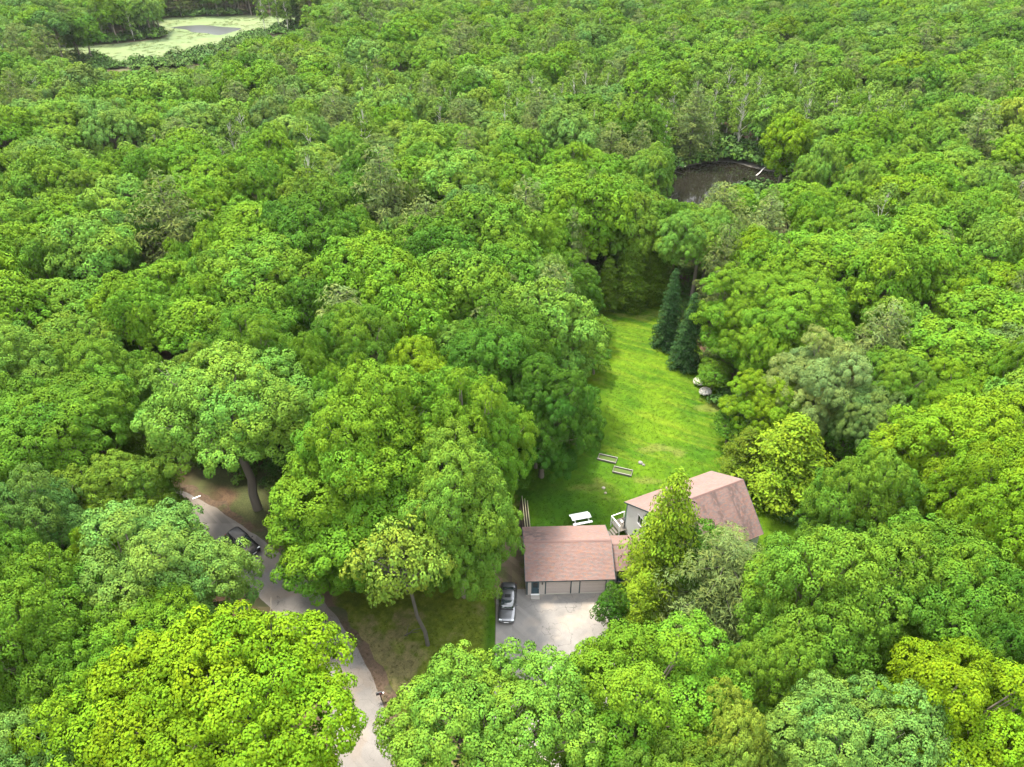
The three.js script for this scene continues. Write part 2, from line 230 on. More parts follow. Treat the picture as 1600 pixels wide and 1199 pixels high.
// --- breezeway and house
{
  const g = thing('breezeway', 'low shingled breezeway joining the garage to the house', 'breezeway', 1.55 + 9.36 * Math.cos(0.032), 0, -49.5 - 9.36 * Math.sin(0.032) - 1.35, 0.032), W = 4.6, D = 4.5, he = 2.3, hr = 3.55;
  part(g, 'foundation', boxAt(W, 0.16, D, W / 2, 0.08, -D / 2), M.concrete);
  const f = part(g, 'front_wall', wallXY([[0, 0.16], [W, 0.16], [W, he], [0, he]], [[0.5, 1.4, 0.17, 2.1]], 0.12), M.siding); part(f, 'door', boxAt(0.86, 1.9, 0.05, 0.95, 1.13, -0.06), M.door);
  const b = part(g, 'back_wall', wallXY([[0, 0.16], [W, 0.16], [W, he], [0, he]], [[1.5, 3.2, 0.17, 2.1]], 0.12), M.siding); b.position.z = -D + 0.12; part(b, 'sliding_door', boxAt(1.68, 1.92, 0.05, 2.35, 1.13, -0.06), M.glass);
  gableRoof(g, { w: W, front: D / 2, back: D / 2, hf: he, hr, hb: he, ovs: 0, matF: shingles(W, 2.9), matB: shingles(W, 2.9), trimSides: [0, 0] });
}
{
  const W = 12, Db = 4.73, Df = 4.35, hb = 4.55, hf = 3.1, hr = 7.2, yaw = 0.44;
  const g = thing('house', 'house with pale walls and a large red-brown shingled roof behind the pointed cedar', 'house', 15.25 + Df * Math.sin(yaw), 0, -54.6 + Df * Math.cos(yaw), yaw), D = Db + Df;
  part(g, 'foundation', boxAt(W + 0.06, 0.3, D + 0.06, W / 2, 0.15, -D / 2), M.concrete);
  const wins = [[1.5, 2.6], [4.2, 5.3], [8.6, 9.7]];
  const fw = part(g, 'front_wall', wallXY([[0, 0.3], [W, 0.3], [W, hf + 0.05], [0, hf + 0.05]], [...wins.map(w => [...w, 1.1, 2.4]), [6.4, 7.35, 0.31, 2.35]], 0.14), M.sidingPale); part(fw, 'front_door', boxAt(0.93, 2.02, 0.05, 6.875, 1.33, -0.07), M.door);
  for (const [a, b] of wins) { const p = part(g, 'window', boxAt(b - a - 0.02, 1.28, 0.02, (a + b) / 2, 1.75, -0.08, 0), M.glass); part(p, 'mullion', boxAt(0.05, 1.28, 0.03, (a + b) / 2, 1.75, -0.055), M.white); }
  const bw = part(g, 'back_wall', wallXY([[0.15, 0.3], [W - 0.15, 0.3], [W - 0.15, hb], [0.15, hb]], [[2, 3.2, 1.2, 2.5], [5, 6.2, 1.2, 2.5], [8.5, 9.7, 1.2, 2.5]], 0.14), M.sidingPale); bw.position.z = -D + 0.14;
  for (const x of [2.6, 5.6, 9.1]) part(bw, 'window_pane', boxAt(1.18, 1.28, 0.02, x, 1.85, -0.08, 0), M.glass);
  [0, 1].forEach(sd => {
    const holes = sd ? [] : [[2.1, 3.0, 3.5, 4.75], [5.4, 6.3, 3.5, 4.75], [6.9, 7.8, 1.1, 2.4]];
    const L = D - 0.3, m = part(g, 'gable_wall', wallXY(sd ? [[0, 0.3], [L, 0.3], [L, hb], [Df - 0.15, hr - 0.03], [0, hf]] : [[0, 0.3], [L, 0.3], [L, hf], [Db - 0.15, hr - 0.03], [0, hb]], holes, 0.14), M.sidingPale);
    m.rotation.y = sd ? Math.PI / 2 : -Math.PI / 2; m.position.set(sd ? W : 0, 0, sd ? -0.15 : -D + 0.15);
    for (const [a, b, c, d] of holes) { const p = part(m, 'window', boxAt(b - a - 0.02, d - c - 0.02, 0.02, (a + b) / 2, (c + d) / 2, -0.08, 0), M.glass); void p; for (const [w2, h2, xx, yy] of [[0.08, d - c + 0.16, a - 0.04, (c + d) / 2], [0.08, d - c + 0.16, b + 0.04, (c + d) / 2], [b - a, 0.08, (a + b) / 2, c - 0.04], [b - a, 0.08, (a + b) / 2, d + 0.04], [0.035, d - c, (a + b) / 2, (c + d) / 2]]) part(m, 'window_frame', boxAt(w2, h2, 0.04, xx, yy, 0.012), M.white); }
  });
  for (const z of [-0.08, -D + 0.08]) part(g, 'corner_board', boxAt(0.03, z < -1 ? hb - 0.35 : hf - 0.35, 0.14, -0.016, (z < -1 ? hb : hf) / 2 + 0.1, z), std(0.1, 0.17, 0.18, 0.6));
  const streak = (x, s) => { let v = 0; for (const [c, wd, a] of [[8.05, 0.3, 0.8], [10.35, 0.28, 0.75], [11.0, 0.4, 0.55], [6.3, 0.3, 0.45], [4.1, 0.3, 0.4]]) { const q = (x - c - 0.1 * (fbm(s * 0.5 + c, c, 2) - 0.5)) / (wd * 1.3); v = Math.max(v, a * Math.exp(-q * q) * smooth(0.32, 0.66, fbm(x * 5 + c, s * 2.6, 4)) * 1.1); } return clamp(v, 0, 0.62); };
  gableRoof(g, { w: W, front: Df, back: Db, hf, hr, hb, ovs: 0.2, ov: 0.3, matF: shingles(12.4, 6.3, streak), matB: shingles(12.4, 5.7) });
}
// --- deck with steps and railing behind the breezeway, grill on it
{
  const g = thing('deck', 'small wooden deck with white railing at the back corner of the house', 'deck', 12.5, 0, -57.9, 0.44), w = 1.9, d = 1.9;
  for (let k = 0; k < 12; k++) part(g, 'deck_board', boxAt(w, 0.035, 0.145, w / 2, 0.75, -0.08 - k * 0.153), M.oldWood);
  for (const [x, z] of [[0.06, -0.06], [w - 0.06, -0.06], [0.06, -d + 0.06], [w - 0.06, -d + 0.06]]) part(g, 'post', boxAt(0.1, 1.7, 0.1, x, 0.85, z), M.white);
  part(g, 'rail', boxAt(w - 0.2, 0.06, 0.11, w / 2, 1.68, -d + 0.06), M.white); part(g, 'rail', boxAt(0.11, 0.06, d - 0.2, 0.06, 1.68, -d / 2), M.white);
  for (let k = 0; k < 9; k++) part(g, 'baluster', boxAt(0.035, 0.85, 0.035, 0.06, 1.22, -0.25 - k * 0.16), M.white);
  for (let k = 0; k < 3; k++) part(g, 'step', boxAt(0.28, 0.05, 1.0, -0.18 - k * 0.28, 0.56 - k * 0.19, -0.62), M.oldWood);
  for (const z of [-0.12, -1.12]) { const s = boxAt(1.12, 0.06, 0.05, 0, 0, 0); s.rotateZ(0.6); s.translate(-0.42, 0.36, z); part(g, 'stringer', s, M.oldWood); }
  const q = thing('barbecue_grill', 'black barbecue grill standing on the small deck', 'grill', 13.4, 0.77, -59.1, 0.44);
  part(q, 'firebox', boxAt(0.75, 0.28, 0.5, 0, 0.72, 0, 0.05), M.black); const lid = new THREE.CylinderGeometry(0.27, 0.27, 0.76, 16, 1, false, 0, Math.PI); lid.rotateZ(Math.PI / 2); lid.translate(0, 0.87, 0); part(q, 'lid', lid, M.black);
  for (const x of [-0.3, 0.3]) for (const z of [-0.2, 0.2]) part(q, 'leg', boxAt(0.04, 0.6, 0.04, x, 0.3, z), M.black); for (const x of [-0.55, 0.55]) part(q, 'side_shelf', boxAt(0.32, 0.03, 0.42, x, 0.82, 0), M.metal);
}
// --- picnic table
{
  const g = thing('picnic_table', 'white picnic table on the grass behind the garage', 'picnic table', 8.25, 0, -60.4, 0.25);
  for (let k = 0; k < 5; k++) part(g, 'tabletop_plank', boxAt(2.4, 0.04, 0.155, 0, 0.76, -0.33 + k * 0.165), M.white);
  for (const s of [-1, 1]) for (const o of [0.68, 0.84]) part(g, 'bench_plank', boxAt(2.4, 0.04, 0.15, 0, 0.45, s * o), M.white);
  for (const x of [-0.85, 0.85]) { part(g, 'cross_beam', boxAt(0.05, 0.1, 1.75, x, 0.385, 0), M.white); part(g, 'cross_beam', boxAt(0.05, 0.09, 0.78, x, 0.69, 0), M.white); for (const s of [-1, 1]) { const l = boxAt(0.05, 0.86, 0.1, 0, 0, 0); l.rotateX(s * -0.5); l.translate(x + 0.055, 0.375, s * 0.42); part(g, 'leg', l, M.white); } }
}
// --- raised beds, stones, planks, mailbox, litter
for (const [x, z, l] of [[12.7, -71.6, 'weathered raised garden bed frame on the lawn, the left one farther from the house'], [14.4, -69.1, 'weathered raised garden bed frame on the lawn, the right one nearer the house']]) {
  const g = thing('raised_bed', l, 'garden bed', x, 0, z, -0.34, 'raised bed frames on the lawn');
  const w = 2.5, d = 1.05; for (const s of [-1, 1]) { part(g, 'side_board', boxAt(w, 0.26, 0.06, 0, 0.13, s * d / 2), M.oldWood); part(g, 'end_board', boxAt(0.06, 0.26, d - 0.065, s * (w / 2 - 0.035), 0.131, 0), M.oldWood); part(g, 'cap_board', boxAt(w + 0.04, 0.03, 0.12, 0, 0.277, s * d / 2), std(0.19, 0.18, 0.165, 0.9)); }
  part(g, 'soil', boxAt(w - 0.15, 0.1, d - 0.08, 0, 0.07, 0, 0.03), M.soil);
}
function stoneGeo(r, seed, fl = 0.6) { const g = new THREE.IcosahedronGeometry(r, 2), p = g.attributes.position; for (let k = 0; k < p.count; k++) { const x = p.getX(k), y = p.getY(k), z = p.getZ(k), q = 0.8 + 0.4 * fbm(x / r * 1.3 + seed, z / r * 1.3 + y / r, 2); p.setXYZ(k, x * q, y * q * fl, z * q); } g.computeVertexNormals(); return g; }
for (const [x, z, r, l, m] of [[17.0, -70.9, 0.32, 'grey stone on the lawn to the right of the raised beds', M.stone], [17.35, -70.5, 0.2, 'smaller stone touching the grey stone right of the raised beds', M.stone], [11.6, -66.1, 0.22, 'pale stone in the grass between the beds and the picnic table', std(0.3, 0.27, 0.22, 0.9)], [11.75, -65.2, 0.17, 'small pale stone nearer the picnic table than its neighbour', std(0.3, 0.26, 0.21, 0.9)]]) { const o = part(scene, numbered('stone'), stoneGeo(r, x), m); o.position.set(x, r * 0.25, z); tag(o, l, 'stone', 'stones on the lawn'); }
{
  const g = thing('plank_stack', 'dark weathered planks with pale edges stacked on edge behind the garage corner', 'planks', 1.95, 0, -58.0, 0.06);
  [[0, 4.6, 1.25, -0.28], [-0.3, 5.0, 1.2, -0.32], [-0.58, 5.6, 1.1, -0.36], [-0.86, 4.4, 1.0, -0.4], [-1.12, 3.6, 0.8, -0.46]].forEach(([x, l, h, a], k) => { const b = boxAt(0.07, h, l, 0, h / 2, -l / 2); b.rotateZ(a * 0.5); b.translate(x, 0.02, 0); const p = part(g, 'plank', b, M.darkWood); if (k < 3) { const e = boxAt(0.085, 0.05, l, 0, h + 0.02, -l / 2); e.rotateZ(a * 0.5); e.translate(x, 0.02, 0); part(p, 'pale_edge', e, M.paleWood); } });
}
{
  const g = thing('mailbox', 'black roadside mailbox on a post at the edge of the road', 'mailbox', -12.35, 0, -37.5, 0.25);
  part(g, 'post', boxAt(0.1, 1.0, 0.1, 0.1, 0.5, 0), M.darkWood); const s = new THREE.Shape(); s.moveTo(-0.12, 0); s.lineTo(0.12, 0); s.lineTo(0.12, 0.16); s.absarc(0, 0.16, 0.12, 0, Math.PI); s.closePath();
  const b = new THREE.ExtrudeGeometry(s, { depth: 0.55, bevelEnabled: true, bevelSize: 0.01, bevelThickness: 0.01, bevelSegments: 1, curveSegments: 10 }); b.rotateY(Math.PI / 2); b.translate(-0.28, 1.0, 0); part(g, 'box', b, M.black);
  part(g, 'flag', boxAt(0.16, 0.05, 0.012, 0.1, 1.18, 0.14), std(0.3, 0.02, 0.02, 0.6)); part(g, 'post_cap', boxAt(0.14, 0.06, 0.14, 0.37, 1.02, 0, 0.02), M.white); part(g, 'bracket', boxAt(0.5, 0.06, 0.09, 0.18, 0.965, 0), M.darkWood);
}
{ const o = part(scene, 'white_board', boxAt(1.0, 0.05, 0.2, 0, 0.03, 0), M.white); o.position.set(-39.4, 0.03, -64.4); o.rotation.y = 0.6; tag(o, 'short white board lying on the brown ground beyond the road', 'board'); }
// ---------------------------------------------------------------- cars
function superRing(w, l, zc, y, n, seg) { const o = []; for (let k = 0; k < seg; k++) { const a = k / seg * TAU, c = Math.cos(a), s = Math.sin(a); o.push([w * Math.sign(c) * Math.abs(c) ** (2 / n), y, zc + l * Math.sign(s) * Math.abs(s) ** (2 / n)]); } return o; }
function skin(rings, close = true, capA = true, capB = true) {
  const n = rings[0].length, P = rings.flat(2), I = [];
  for (let r = 0; r + 1 < rings.length; r++) for (let k = 0; k < (close ? n : n - 1); k++) { const a = r * n + k, b = r * n + (k + 1) % n; I.push(a, a + n, b, b, a + n, b + n); }
  const cap = (r, flip) => { const c = P.length / 3, m = rings[r].reduce((s, p) => [s[0] + p[0] / n, s[1] + p[1] / n, s[2] + p[2] / n], [0, 0, 0]); P.push(...m); for (let k = 0; k < n; k++) { const a = r * n + k, b = r * n + (k + 1) % n; flip ? I.push(c, b, a) : I.push(c, a, b); } };
  if (close && capA) cap(0, false); if (close && capB) cap(rings.length - 1, true);
  const g = new THREE.BufferGeometry(); g.setAttribute('position', new THREE.Float32BufferAttribute(P, 3)); g.setIndex(I); g.computeVertexNormals(); return g;
}
function makeCar(name, label, x, z, turn, o) {
  const g = thing(name, label, 'car', x, 0.022, z, turn), hw = o.width / 2, L = o.length / 2;
  const paint = new THREE.MeshPhysicalMaterial({ color: new THREE.Color().setRGB(...o.paint), metalness: o.metal, roughness: 0.32, clearcoat: o.coat ?? 1, clearcoatRoughness: 0.04 });
  const dark = std(0.012, 0.012, 0.013, 0.5), glass = new THREE.MeshPhysicalMaterial({ color: new THREE.Color().setRGB(0.02, 0.03, 0.032), roughness: 0.04, clearcoat: 1, ior: 1.7 }), lamp = new THREE.MeshPhysicalMaterial({ color: 0xcfd6d8, roughness: 0.1, clearcoat: 1 });
  // body: rounded cross sections from the tail to the nose (+z)
  const sec = o.sections.map(([f, w, y0, y1]) => { const r = [], n = 28; for (let k = 0; k < n; k++) { const a = k / n * TAU, c = Math.cos(a), s = Math.sin(a), m = (y0 + y1) / 2; r.push([hw * w * Math.sign(c) * Math.abs(c) ** 0.42, m + (y1 - y0) / 2 * Math.sign(s) * Math.abs(s) ** 0.5, f * L]); } return r; });
  part(g, 'body', skin(sec), paint);
  // cabin: a stack of rounded outlines; windows are patches lying just proud of it
  const [zr0, zf0, zr1, zf1] = o.cabin, cab = t => { const k = t ** 1.1, zr = zr0 + (zr1 - zr0) * k, zf = zf0 + (zf1 - zf0) * k; return [hw * (0.9 - 0.19 * t), (zf - zr) / 2, (zf + zr) / 2, o.belt + (o.roof - o.belt) * Math.sin(t * Math.PI / 2) ** 0.9]; };
  const rows = [0, 0.15, 0.3, 0.45, 0.6, 0.75, 0.88, 1].map(t => { const [w, l, c, y] = cab(t); return superRing(w, l, c, y - (t === 0 ? 0.08 : 0), 4.5, 48); });
  const [tw, tl, tc, ty] = cab(1); rows.push(superRing(tw * 0.9, tl * 0.92, tc, ty + 0.022, 4.5, 48), superRing(tw * 0.5, tl * 0.55, tc, ty + 0.042, 4, 48)); part(g, 'cabin', skin(rows, true, false, true), paint);
  const patch = (nm, a0, a1, t0, t1, m = glass) => { const R = []; for (let i = 0; i <= 6; i++) { const [w, l, c, y] = cab(t0 + (t1 - t0) * i / 6), row = []; for (let j = 0; j <= 10; j++) { const a = a0 + (a1 - a0) * j / 10, cc = Math.cos(a), s = Math.sin(a); row.push([(w + 0.008) * Math.sign(cc) * Math.abs(cc) ** (2 / 4.5), y + 0.006, c + (l + 0.012) * Math.sign(s) * Math.abs(s) ** (2 / 4.5)]); } R.push(row); } return part(g, nm, skin(R, false), m); };
  const d = Math.PI / 180; patch('windshield', 56 * d, 124 * d, 0.07, 0.9); patch('rear_window', 236 * d, 304 * d, 0.1, 0.9);
  for (const s of [0, Math.PI]) for (const [a, b] of [[3, 36], [-36, -1]]) patch('side_window', s + a * d, s + b * d, 0.12, 0.84);
  if (o.sunroof) part(g, 'sunroof', boxAt(0.62, 0.012, 0.42, 0, ty + 0.046, tc + 0.22, 0.004), new THREE.MeshStandardMaterial({ color: 0x050606, roughness: 0.35 }));
  for (const s of [-1, 1]) {
    const m = part(g, 'side_mirror', boxAt(0.2, 0.13, 0.1, s * (hw + 0.07), o.belt + 0.06, o.cabin[1] - 0.5, 0.03), paint); part(m, 'mirror_glass', boxAt(0.16, 0.1, 0.01, s * (hw + 0.075), o.belt + 0.06, o.cabin[1] - 0.555, 0.003), M.metal);
    for (const f of [o.axle[0], o.axle[1]]) { const w = new THREE.TorusGeometry(o.wheel - 0.09, 0.1, 10, 24); w.rotateY(Math.PI / 2); w.translate(s * (hw - 0.11), o.wheel, f); const t = part(g, 'wheel', w, dark); const r = new THREE.CylinderGeometry(o.wheel - 0.11, o.wheel - 0.11, 0.14, 18); r.rotateZ(Math.PI / 2); r.translate(s * (hw - 0.105), o.wheel, f); part(t, 'rim', r, M.metal); }
    part(g, 'headlight', boxAt(0.34, 0.13, 0.2, s * (hw - 0.3), o.lampY, L * 0.925, 0.05), lamp); part(g, 'tail_light', boxAt(0.3, 0.16, 0.12, s * (hw - 0.28), o.lampY + 0.16, -L * 0.955, 0.04), std(0.25, 0.01, 0.01, 0.2));
    for (const zz of [0.12, -0.75]) part(g, 'door_handle', boxAt(0.03, 0.03, 0.18, s * (hw * 0.985), o.belt - 0.12, zz, 0.01), paint);
  }
  part(g, 'grille', boxAt(0.9, 0.15, 0.06, 0, o.lampY - 0.06, L * 0.985, 0.02), dark); part(g, 'number_plate', boxAt(0.5, 0.12, 0.02, 0, o.plateY, L * 1.012, 0.004), M.white); part(g, 'bumper', boxAt(o.width * 0.8, 0.1, 0.16, 0, 0.3, L * 0.94, 0.04), dark);
  part(g, 'cowl', boxAt(o.width * 0.72, 0.03, 0.16, 0, o.belt + 0.01, o.cabin[1] + 0.03, 0.01), dark);
}
makeCar('parked_sedan', 'dark grey sedan with a sunroof parked at the left edge of the driveway', -0.45, -48.1, -0.06, {
  length: 4.85, width: 1.84, paint: [0.16, 0.164, 0.172], metal: 0.88, belt: 0.94, roof: 1.43, cabin: [-1.75, 1.12, -0.98, 0.22], wheel: 0.33, axle: [-1.42, 1.42], lampY: 0.66, plateY: 0.5, sunroof: true,
  sections: [[-1, 0.74, 0.42, 0.78], [-0.985, 0.84, 0.34, 0.92], [-0.93, 0.93, 0.27, 0.99], [-0.7, 0.985, 0.22, 1.0], [-0.3, 1, 0.2, 0.97], [0.2, 1, 0.2, 0.97], [0.45, 0.995, 0.2, 0.95], [0.7, 0.98, 0.21, 0.87], [0.88, 0.93, 0.23, 0.78], [0.96, 0.84, 0.27, 0.7], [1, 0.68, 0.34, 0.6]] });
makeCar('black_suv', 'black car stopped on the road under the trees, half hidden by leaves', -31.0, -56.4, 0.88, {
  length: 4.7, width: 1.9, paint: [0.004, 0.004, 0.005], metal: 0, coat: 0.12, belt: 1.05, roof: 1.68, cabin: [-2.1, 1.0, -1.75, 0.28], wheel: 0.36, axle: [-1.36, 1.4], lampY: 0.82, plateY: 0.55,
  sections: [[-1, 0.8, 0.5, 0.95], [-0.985, 0.9, 0.4, 1.06], [-0.9, 0.97, 0.3, 1.1], [-0.5, 1, 0.27, 1.09], [0.2, 1, 0.27, 1.08], [0.5, 0.99, 0.27, 1.06], [0.75, 0.97, 0.28, 1.0], [0.9, 0.93, 0.3, 0.93], [0.97, 0.85, 0.33, 0.85], [1, 0.7, 0.4, 0.72]] });

// ---------------------------------------------------------------- trees
class Leaves {
  constructor() { this.p = []; this.n = []; this.c = []; this.i = []; this.k = 0; }
  add(x, y, z, nx, ny, nz, tx, ty, tz, len, wid, r, g, b) {
    let l = Math.hypot(nx, ny, nz) || 1; nx /= l; ny /= l; nz /= l; const d = tx * nx + ty * ny + tz * nz; tx -= d * nx; ty -= d * ny; tz -= d * nz; l = Math.hypot(tx, ty, tz); if (l < 1e-4) { tx = ny; ty = -nx; tz = 0; l = Math.hypot(tx, ty) || 1; } tx /= l; ty /= l; tz /= l;
    const sx = ty * nz - tz * ny, sy = tz * nx - tx * nz, sz = tx * ny - ty * nx, h = len / 2, w = wid / 2, f = wid * 0.16, o = this.k;
    this.p.push(x - tx * h, y - ty * h, z - tz * h, x + sx * w + nx * f, y + sy * w + ny * f, z + sz * w + nz * f, x + tx * h - nx * f, y + ty * h - ny * f, z + tz * h - nz * f, x - sx * w + nx * f, y - sy * w + ny * f, z - sz * w + nz * f);
    for (let q = 0; q < 4; q++) { this.n.push(nx, ny, nz); this.c.push(r, g, b); } this.i.push(o, o + 1, o + 2, o, o + 2, o + 3); this.k += 4;
  }
  build() { const g = new THREE.BufferGeometry(); g.setAttribute('position', new THREE.Float32BufferAttribute(this.p, 3)); g.setAttribute('normal', new THREE.Float32BufferAttribute(this.n, 3)); g.setAttribute('color', new THREE.Float32BufferAttribute(this.c, 3)); g.setIndex(this.i); return g; }
}
function limb(pts, r0, r1, seg = 6) {                   // tapered tube through points
  const rings = pts.map((p, k) => { const a = pts[Math.max(0, k - 1)], b = pts[Math.min(pts.length - 1, k + 1)], t = new THREE.Vector3(b[0] - a[0], b[1] - a[1], b[2] - a[2]).normalize(), u = new THREE.Vector3(Math.abs(t.y) > 0.9 ? 1 : 0, Math.abs(t.y) > 0.9 ? 0 : 1, 0).cross(t).normalize(), v = t.clone().cross(u), r = r0 + (r1 - r0) * k / (pts.length - 1), o = []; for (let q = 0; q < seg; q++) { const e = q / seg * TAU, c = Math.cos(e) * r, s = Math.sin(e) * r; o.push([p[0] + u.x * c + v.x * s, p[1] + u.y * c + v.y * s, p[2] + u.z * c + v.z * s]); } return o; });
  return skin(rings, true, false, true);
}
function bent(a, b, r, k, n = 4) { const o = []; for (let i = 0; i <= n; i++) { const t = i / n, w = Math.sin(t * Math.PI) * k; o.push([a[0] + (b[0] - a[0]) * t + (r() - 0.5) * w, a[1] + (b[1] - a[1]) * t + (r() - 0.5) * w * 0.6, a[2] + (b[2] - a[2]) * t + (r() - 0.5) * w]); } return o; }
// a tuft: a ragged dome of leaves round p, its axis along a
function tuft(L, r, p, a, R, n, len, tone, flat = 0.65, jit = 0.6, slim = 0.85) {
  for (let k = 0; k < n; k++) {
    let ex, ey, ez, d; do { const z = r() * 2 - 1, t = r() * TAU, q = Math.sqrt(1 - z * z); ex = q * Math.cos(t); ey = z; ez = q * Math.sin(t); d = ex * a[0] + ey * a[1] + ez * a[2]; } while (d < -0.15);
    const rr = R * (0.74 + 0.34 * r()), f = flat - 1, x = p[0] + (ex + a[0] * d * f) * rr, y = p[1] + (ey + a[1] * d * f) * rr, z = p[2] + (ez + a[2] * d * f) * rr;
    const s = len * (0.7 + 0.6 * r()), v = tone[0] * (0.8 + 0.4 * r()), h = tone[1] + (r() - 0.5) * 0.22;
    L.add(x, y, z, ex * 0.85 + a[0] * 0.4 + (r() - 0.5) * jit * 2, ey * 0.85 + a[1] * 0.4 + 0.2 + (r() - 0.5) * jit, ez * 0.85 + a[2] * 0.4 + (r() - 0.5) * jit * 2, ex + (r() - 0.5) * 1.2, ey - 0.5 + (r() - 0.5), ez + (r() - 0.5) * 1.2, s, s * slim, v * (1 + h), v, v * (1 - h));
  }
}
function broad(seed, { R = 8, H = 18, V = 5.6, nl = 34, lr = [0.19, 0.36], gap = 1.2, per = 150, len = 0.184, low = -0.55, open = 0, forked = false, slim = 1 }) {
  const r = rng(seed), L = new Leaves(), hc = H - V, lobes = [], wood = [], off = r() * TAU, SQ = 0.72;
  const ex = 0.88 + 0.24 * r(), ez = 2 - ex, ph = r() * TAU;                 // no crown is quite round
  for (let k = 0; k < nl; k++) {
    const y = 1 - (1 - low) * (k + 0.5) / nl, a = off + k * 2.39996 + (r() - 0.5) * 0.9, q = Math.sqrt(Math.max(0, 1 - y * y)), lrR = R * (lr[0] + (lr[1] - lr[0]) * r() ** 1.2), e = 0.78 + 0.3 * r() + 0.1 * Math.sin(2 * a + ph) - (y > 0.8 ? 0.06 : 0) - (y < -0.3 ? 0.16 * smooth(-0.3, -0.8, y) : 0);
    const d = [q * Math.cos(a), y, q * Math.sin(a)]; lobes.push({ d, r: lrR, c: [d[0] * (R * e * ex - lrR * 0.75), hc + d[1] * (V * e - lrR * 0.4), d[2] * (R * e * ez - lrR * 0.75)], t: [0.84 + 0.32 * r(), (r() - 0.5) * 0.26] });
  }
  const core = 6; for (let k = 0; k < core; k++) { const a = k / core * TAU + r(); lobes.push({ d: [Math.cos(a) * 0.4, 0.9, Math.sin(a) * 0.4], r: R * 0.36, c: [Math.cos(a) * R * 0.36, hc + V * (0.05 + 0.2 * r()), Math.sin(a) * R * 0.36], t: [1, 0], core: true }); }
  lobes.forEach((lb, li) => {
    const n = Math.round(4 * Math.PI * lb.r * lb.r / (gap * gap) * (lb.core ? 0.7 : 1)), o2 = r() * TAU;
    for (let k = 0; k < n; k++) {
      const y = 1 - 2 * (k + 0.5) / n, q = Math.sqrt(1 - y * y), a = o2 + k * 2.39996 + (r() - 0.5) * 0.5, d = [q * Math.cos(a), y, q * Math.sin(a)], out = d[0] * lb.d[0] + d[1] * lb.d[1] + d[2] * lb.d[2];
      if (y < -0.4 || (out < -0.35 && y < 0.4) || r() < open) continue;
      const rr = lb.r * (0.72 + 0.5 * r()), p = [lb.c[0] + d[0] * rr, lb.c[1] + d[1] * rr * SQ, lb.c[2] + d[2] * rr];
      if (p[1] < 0.9) continue;
      if (lobes.some((m, mi) => mi !== li && (p[0] - m.c[0]) ** 2 + ((p[1] - m.c[1]) / SQ) ** 2 + (p[2] - m.c[2]) ** 2 < (m.r * 0.62) ** 2)) continue;
      const ax = [d[0] * 0.6 + lb.d[0] * 0.25, d[1] * 0.5 + 0.7, d[2] * 0.6 + lb.d[2] * 0.25], al = Math.hypot(...ax); tuft(L, r, p, ax.map(v => v / al), gap * (0.42 + 0.2 * r()), per, len, [lb.t[0] * (0.9 + 0.2 * r()), lb.t[1] + (r() - 0.5) * 0.12], 0.82, 0.4);
    }
  });
  const fork = hc - V * (forked ? 0.75 : 0.45), tr = (R * 0.042 + 0.05) * slim;
  wood.push(limb(bent([0, -0.3, 0], [0.3 * (r() - 0.5), fork, 0.3 * (r() - 0.5)], r, 0.5), tr * 1.25, tr * 0.8, 8));
  for (const lb of lobes) { if (len > 0.3 && r() < 0.5) continue; const b0 = fork * (0.8 + 0.2 * r()), k = 0.9; wood.push(limb(bent([0, b0, 0], [lb.c[0] * k, lb.c[1], lb.c[2] * k], r, 1.2), tr * (forked ? 0.6 : 0.45), 0.05, 5)); if (len < 0.3) for (let q = 0; q < 2; q++) wood.push(limb(bent([lb.c[0] * 0.6, b0 + (lb.c[1] - b0) * 0.6, lb.c[2] * 0.6], [lb.c[0] + (r() - 0.5) * lb.r * 1.7, lb.c[1] + lb.r * (0.3 + 0.45 * r()), lb.c[2] + (r() - 0.5) * lb.r * 1.7], r, 0.8), 0.06, 0.02, 4)); }
  return { crown: L.build(), wood: mergeGeometries(wood), R, H };
}
// conifers: whorls of boughs carrying flat or drooping sprays
function conifer(seed, { R, H, y0, dy, nb, prof, pitch, droop, pad, per, len, slim, tone = [1, 0], rag = 0.25, jit = 0.5, tip = 0 }) {
  const r = rng(seed), L = new Leaves(), wood = [limb(bent([0, -0.3, 0], [0, H * 0.97, 0], r, 0.2, 6), 0.05 + H * 0.014, 0.03, 7)];
  for (let y = y0; y < H * 0.985; y += dy * (0.8 + 0.4 * r())) {
    const f = (y - y0) / (H - y0), reach = R * prof(f), n = Math.max(3, Math.round(nb * (0.35 + 0.65 * reach / R))), o = r() * TAU;
    for (let k = 0; k < n; k++) {
      const a = o + k / n * TAU + (r() - 0.5) * 0.7, l = reach * (1 - rag + 1.4 * rag * r()), ca = Math.cos(a), sa = Math.sin(a), pt = s => [ca * l * s, y + l * (pitch(f) * s - droop * s * s), sa * l * s], t0 = tone[0] * (0.85 + 0.3 * r()), t1 = tone[1] + (r() - 0.5) * 0.14;
      if (per > 12 && l > 1) wood.push(limb([pt(0), pt(0.5), pt(0.9)], 0.045, 0.012, 4));
      const m = Math.max(1, Math.round(l / (pad * 1.1)));
      for (let j = 0; j < m; j++) { const s = (j + 0.65 + 0.35 * r()) / m, p = pt(Math.min(s, 1)), w = pad * (0.75 + 0.5 * r()); p[0] += (r() - 0.5) * pad * 0.5; p[2] += (r() - 0.5) * pad * 0.5; tuft(L, r, p, [ca * 0.45 * s, 0.88, sa * 0.45 * s], w, per, len, [t0 * (0.9 + 0.2 * r()), t1 + (s > 0.72 ? tip : -tip * 0.4)], 0.45, jit, slim); }
    }
  }
  tuft(L, r, [0, H * 0.98, 0], [0, 1, 0], pad * 0.8, per, len, tone, 1.3, jit, slim);
  return { crown: L.build(), wood: mergeGeometries(wood), R, H };
}
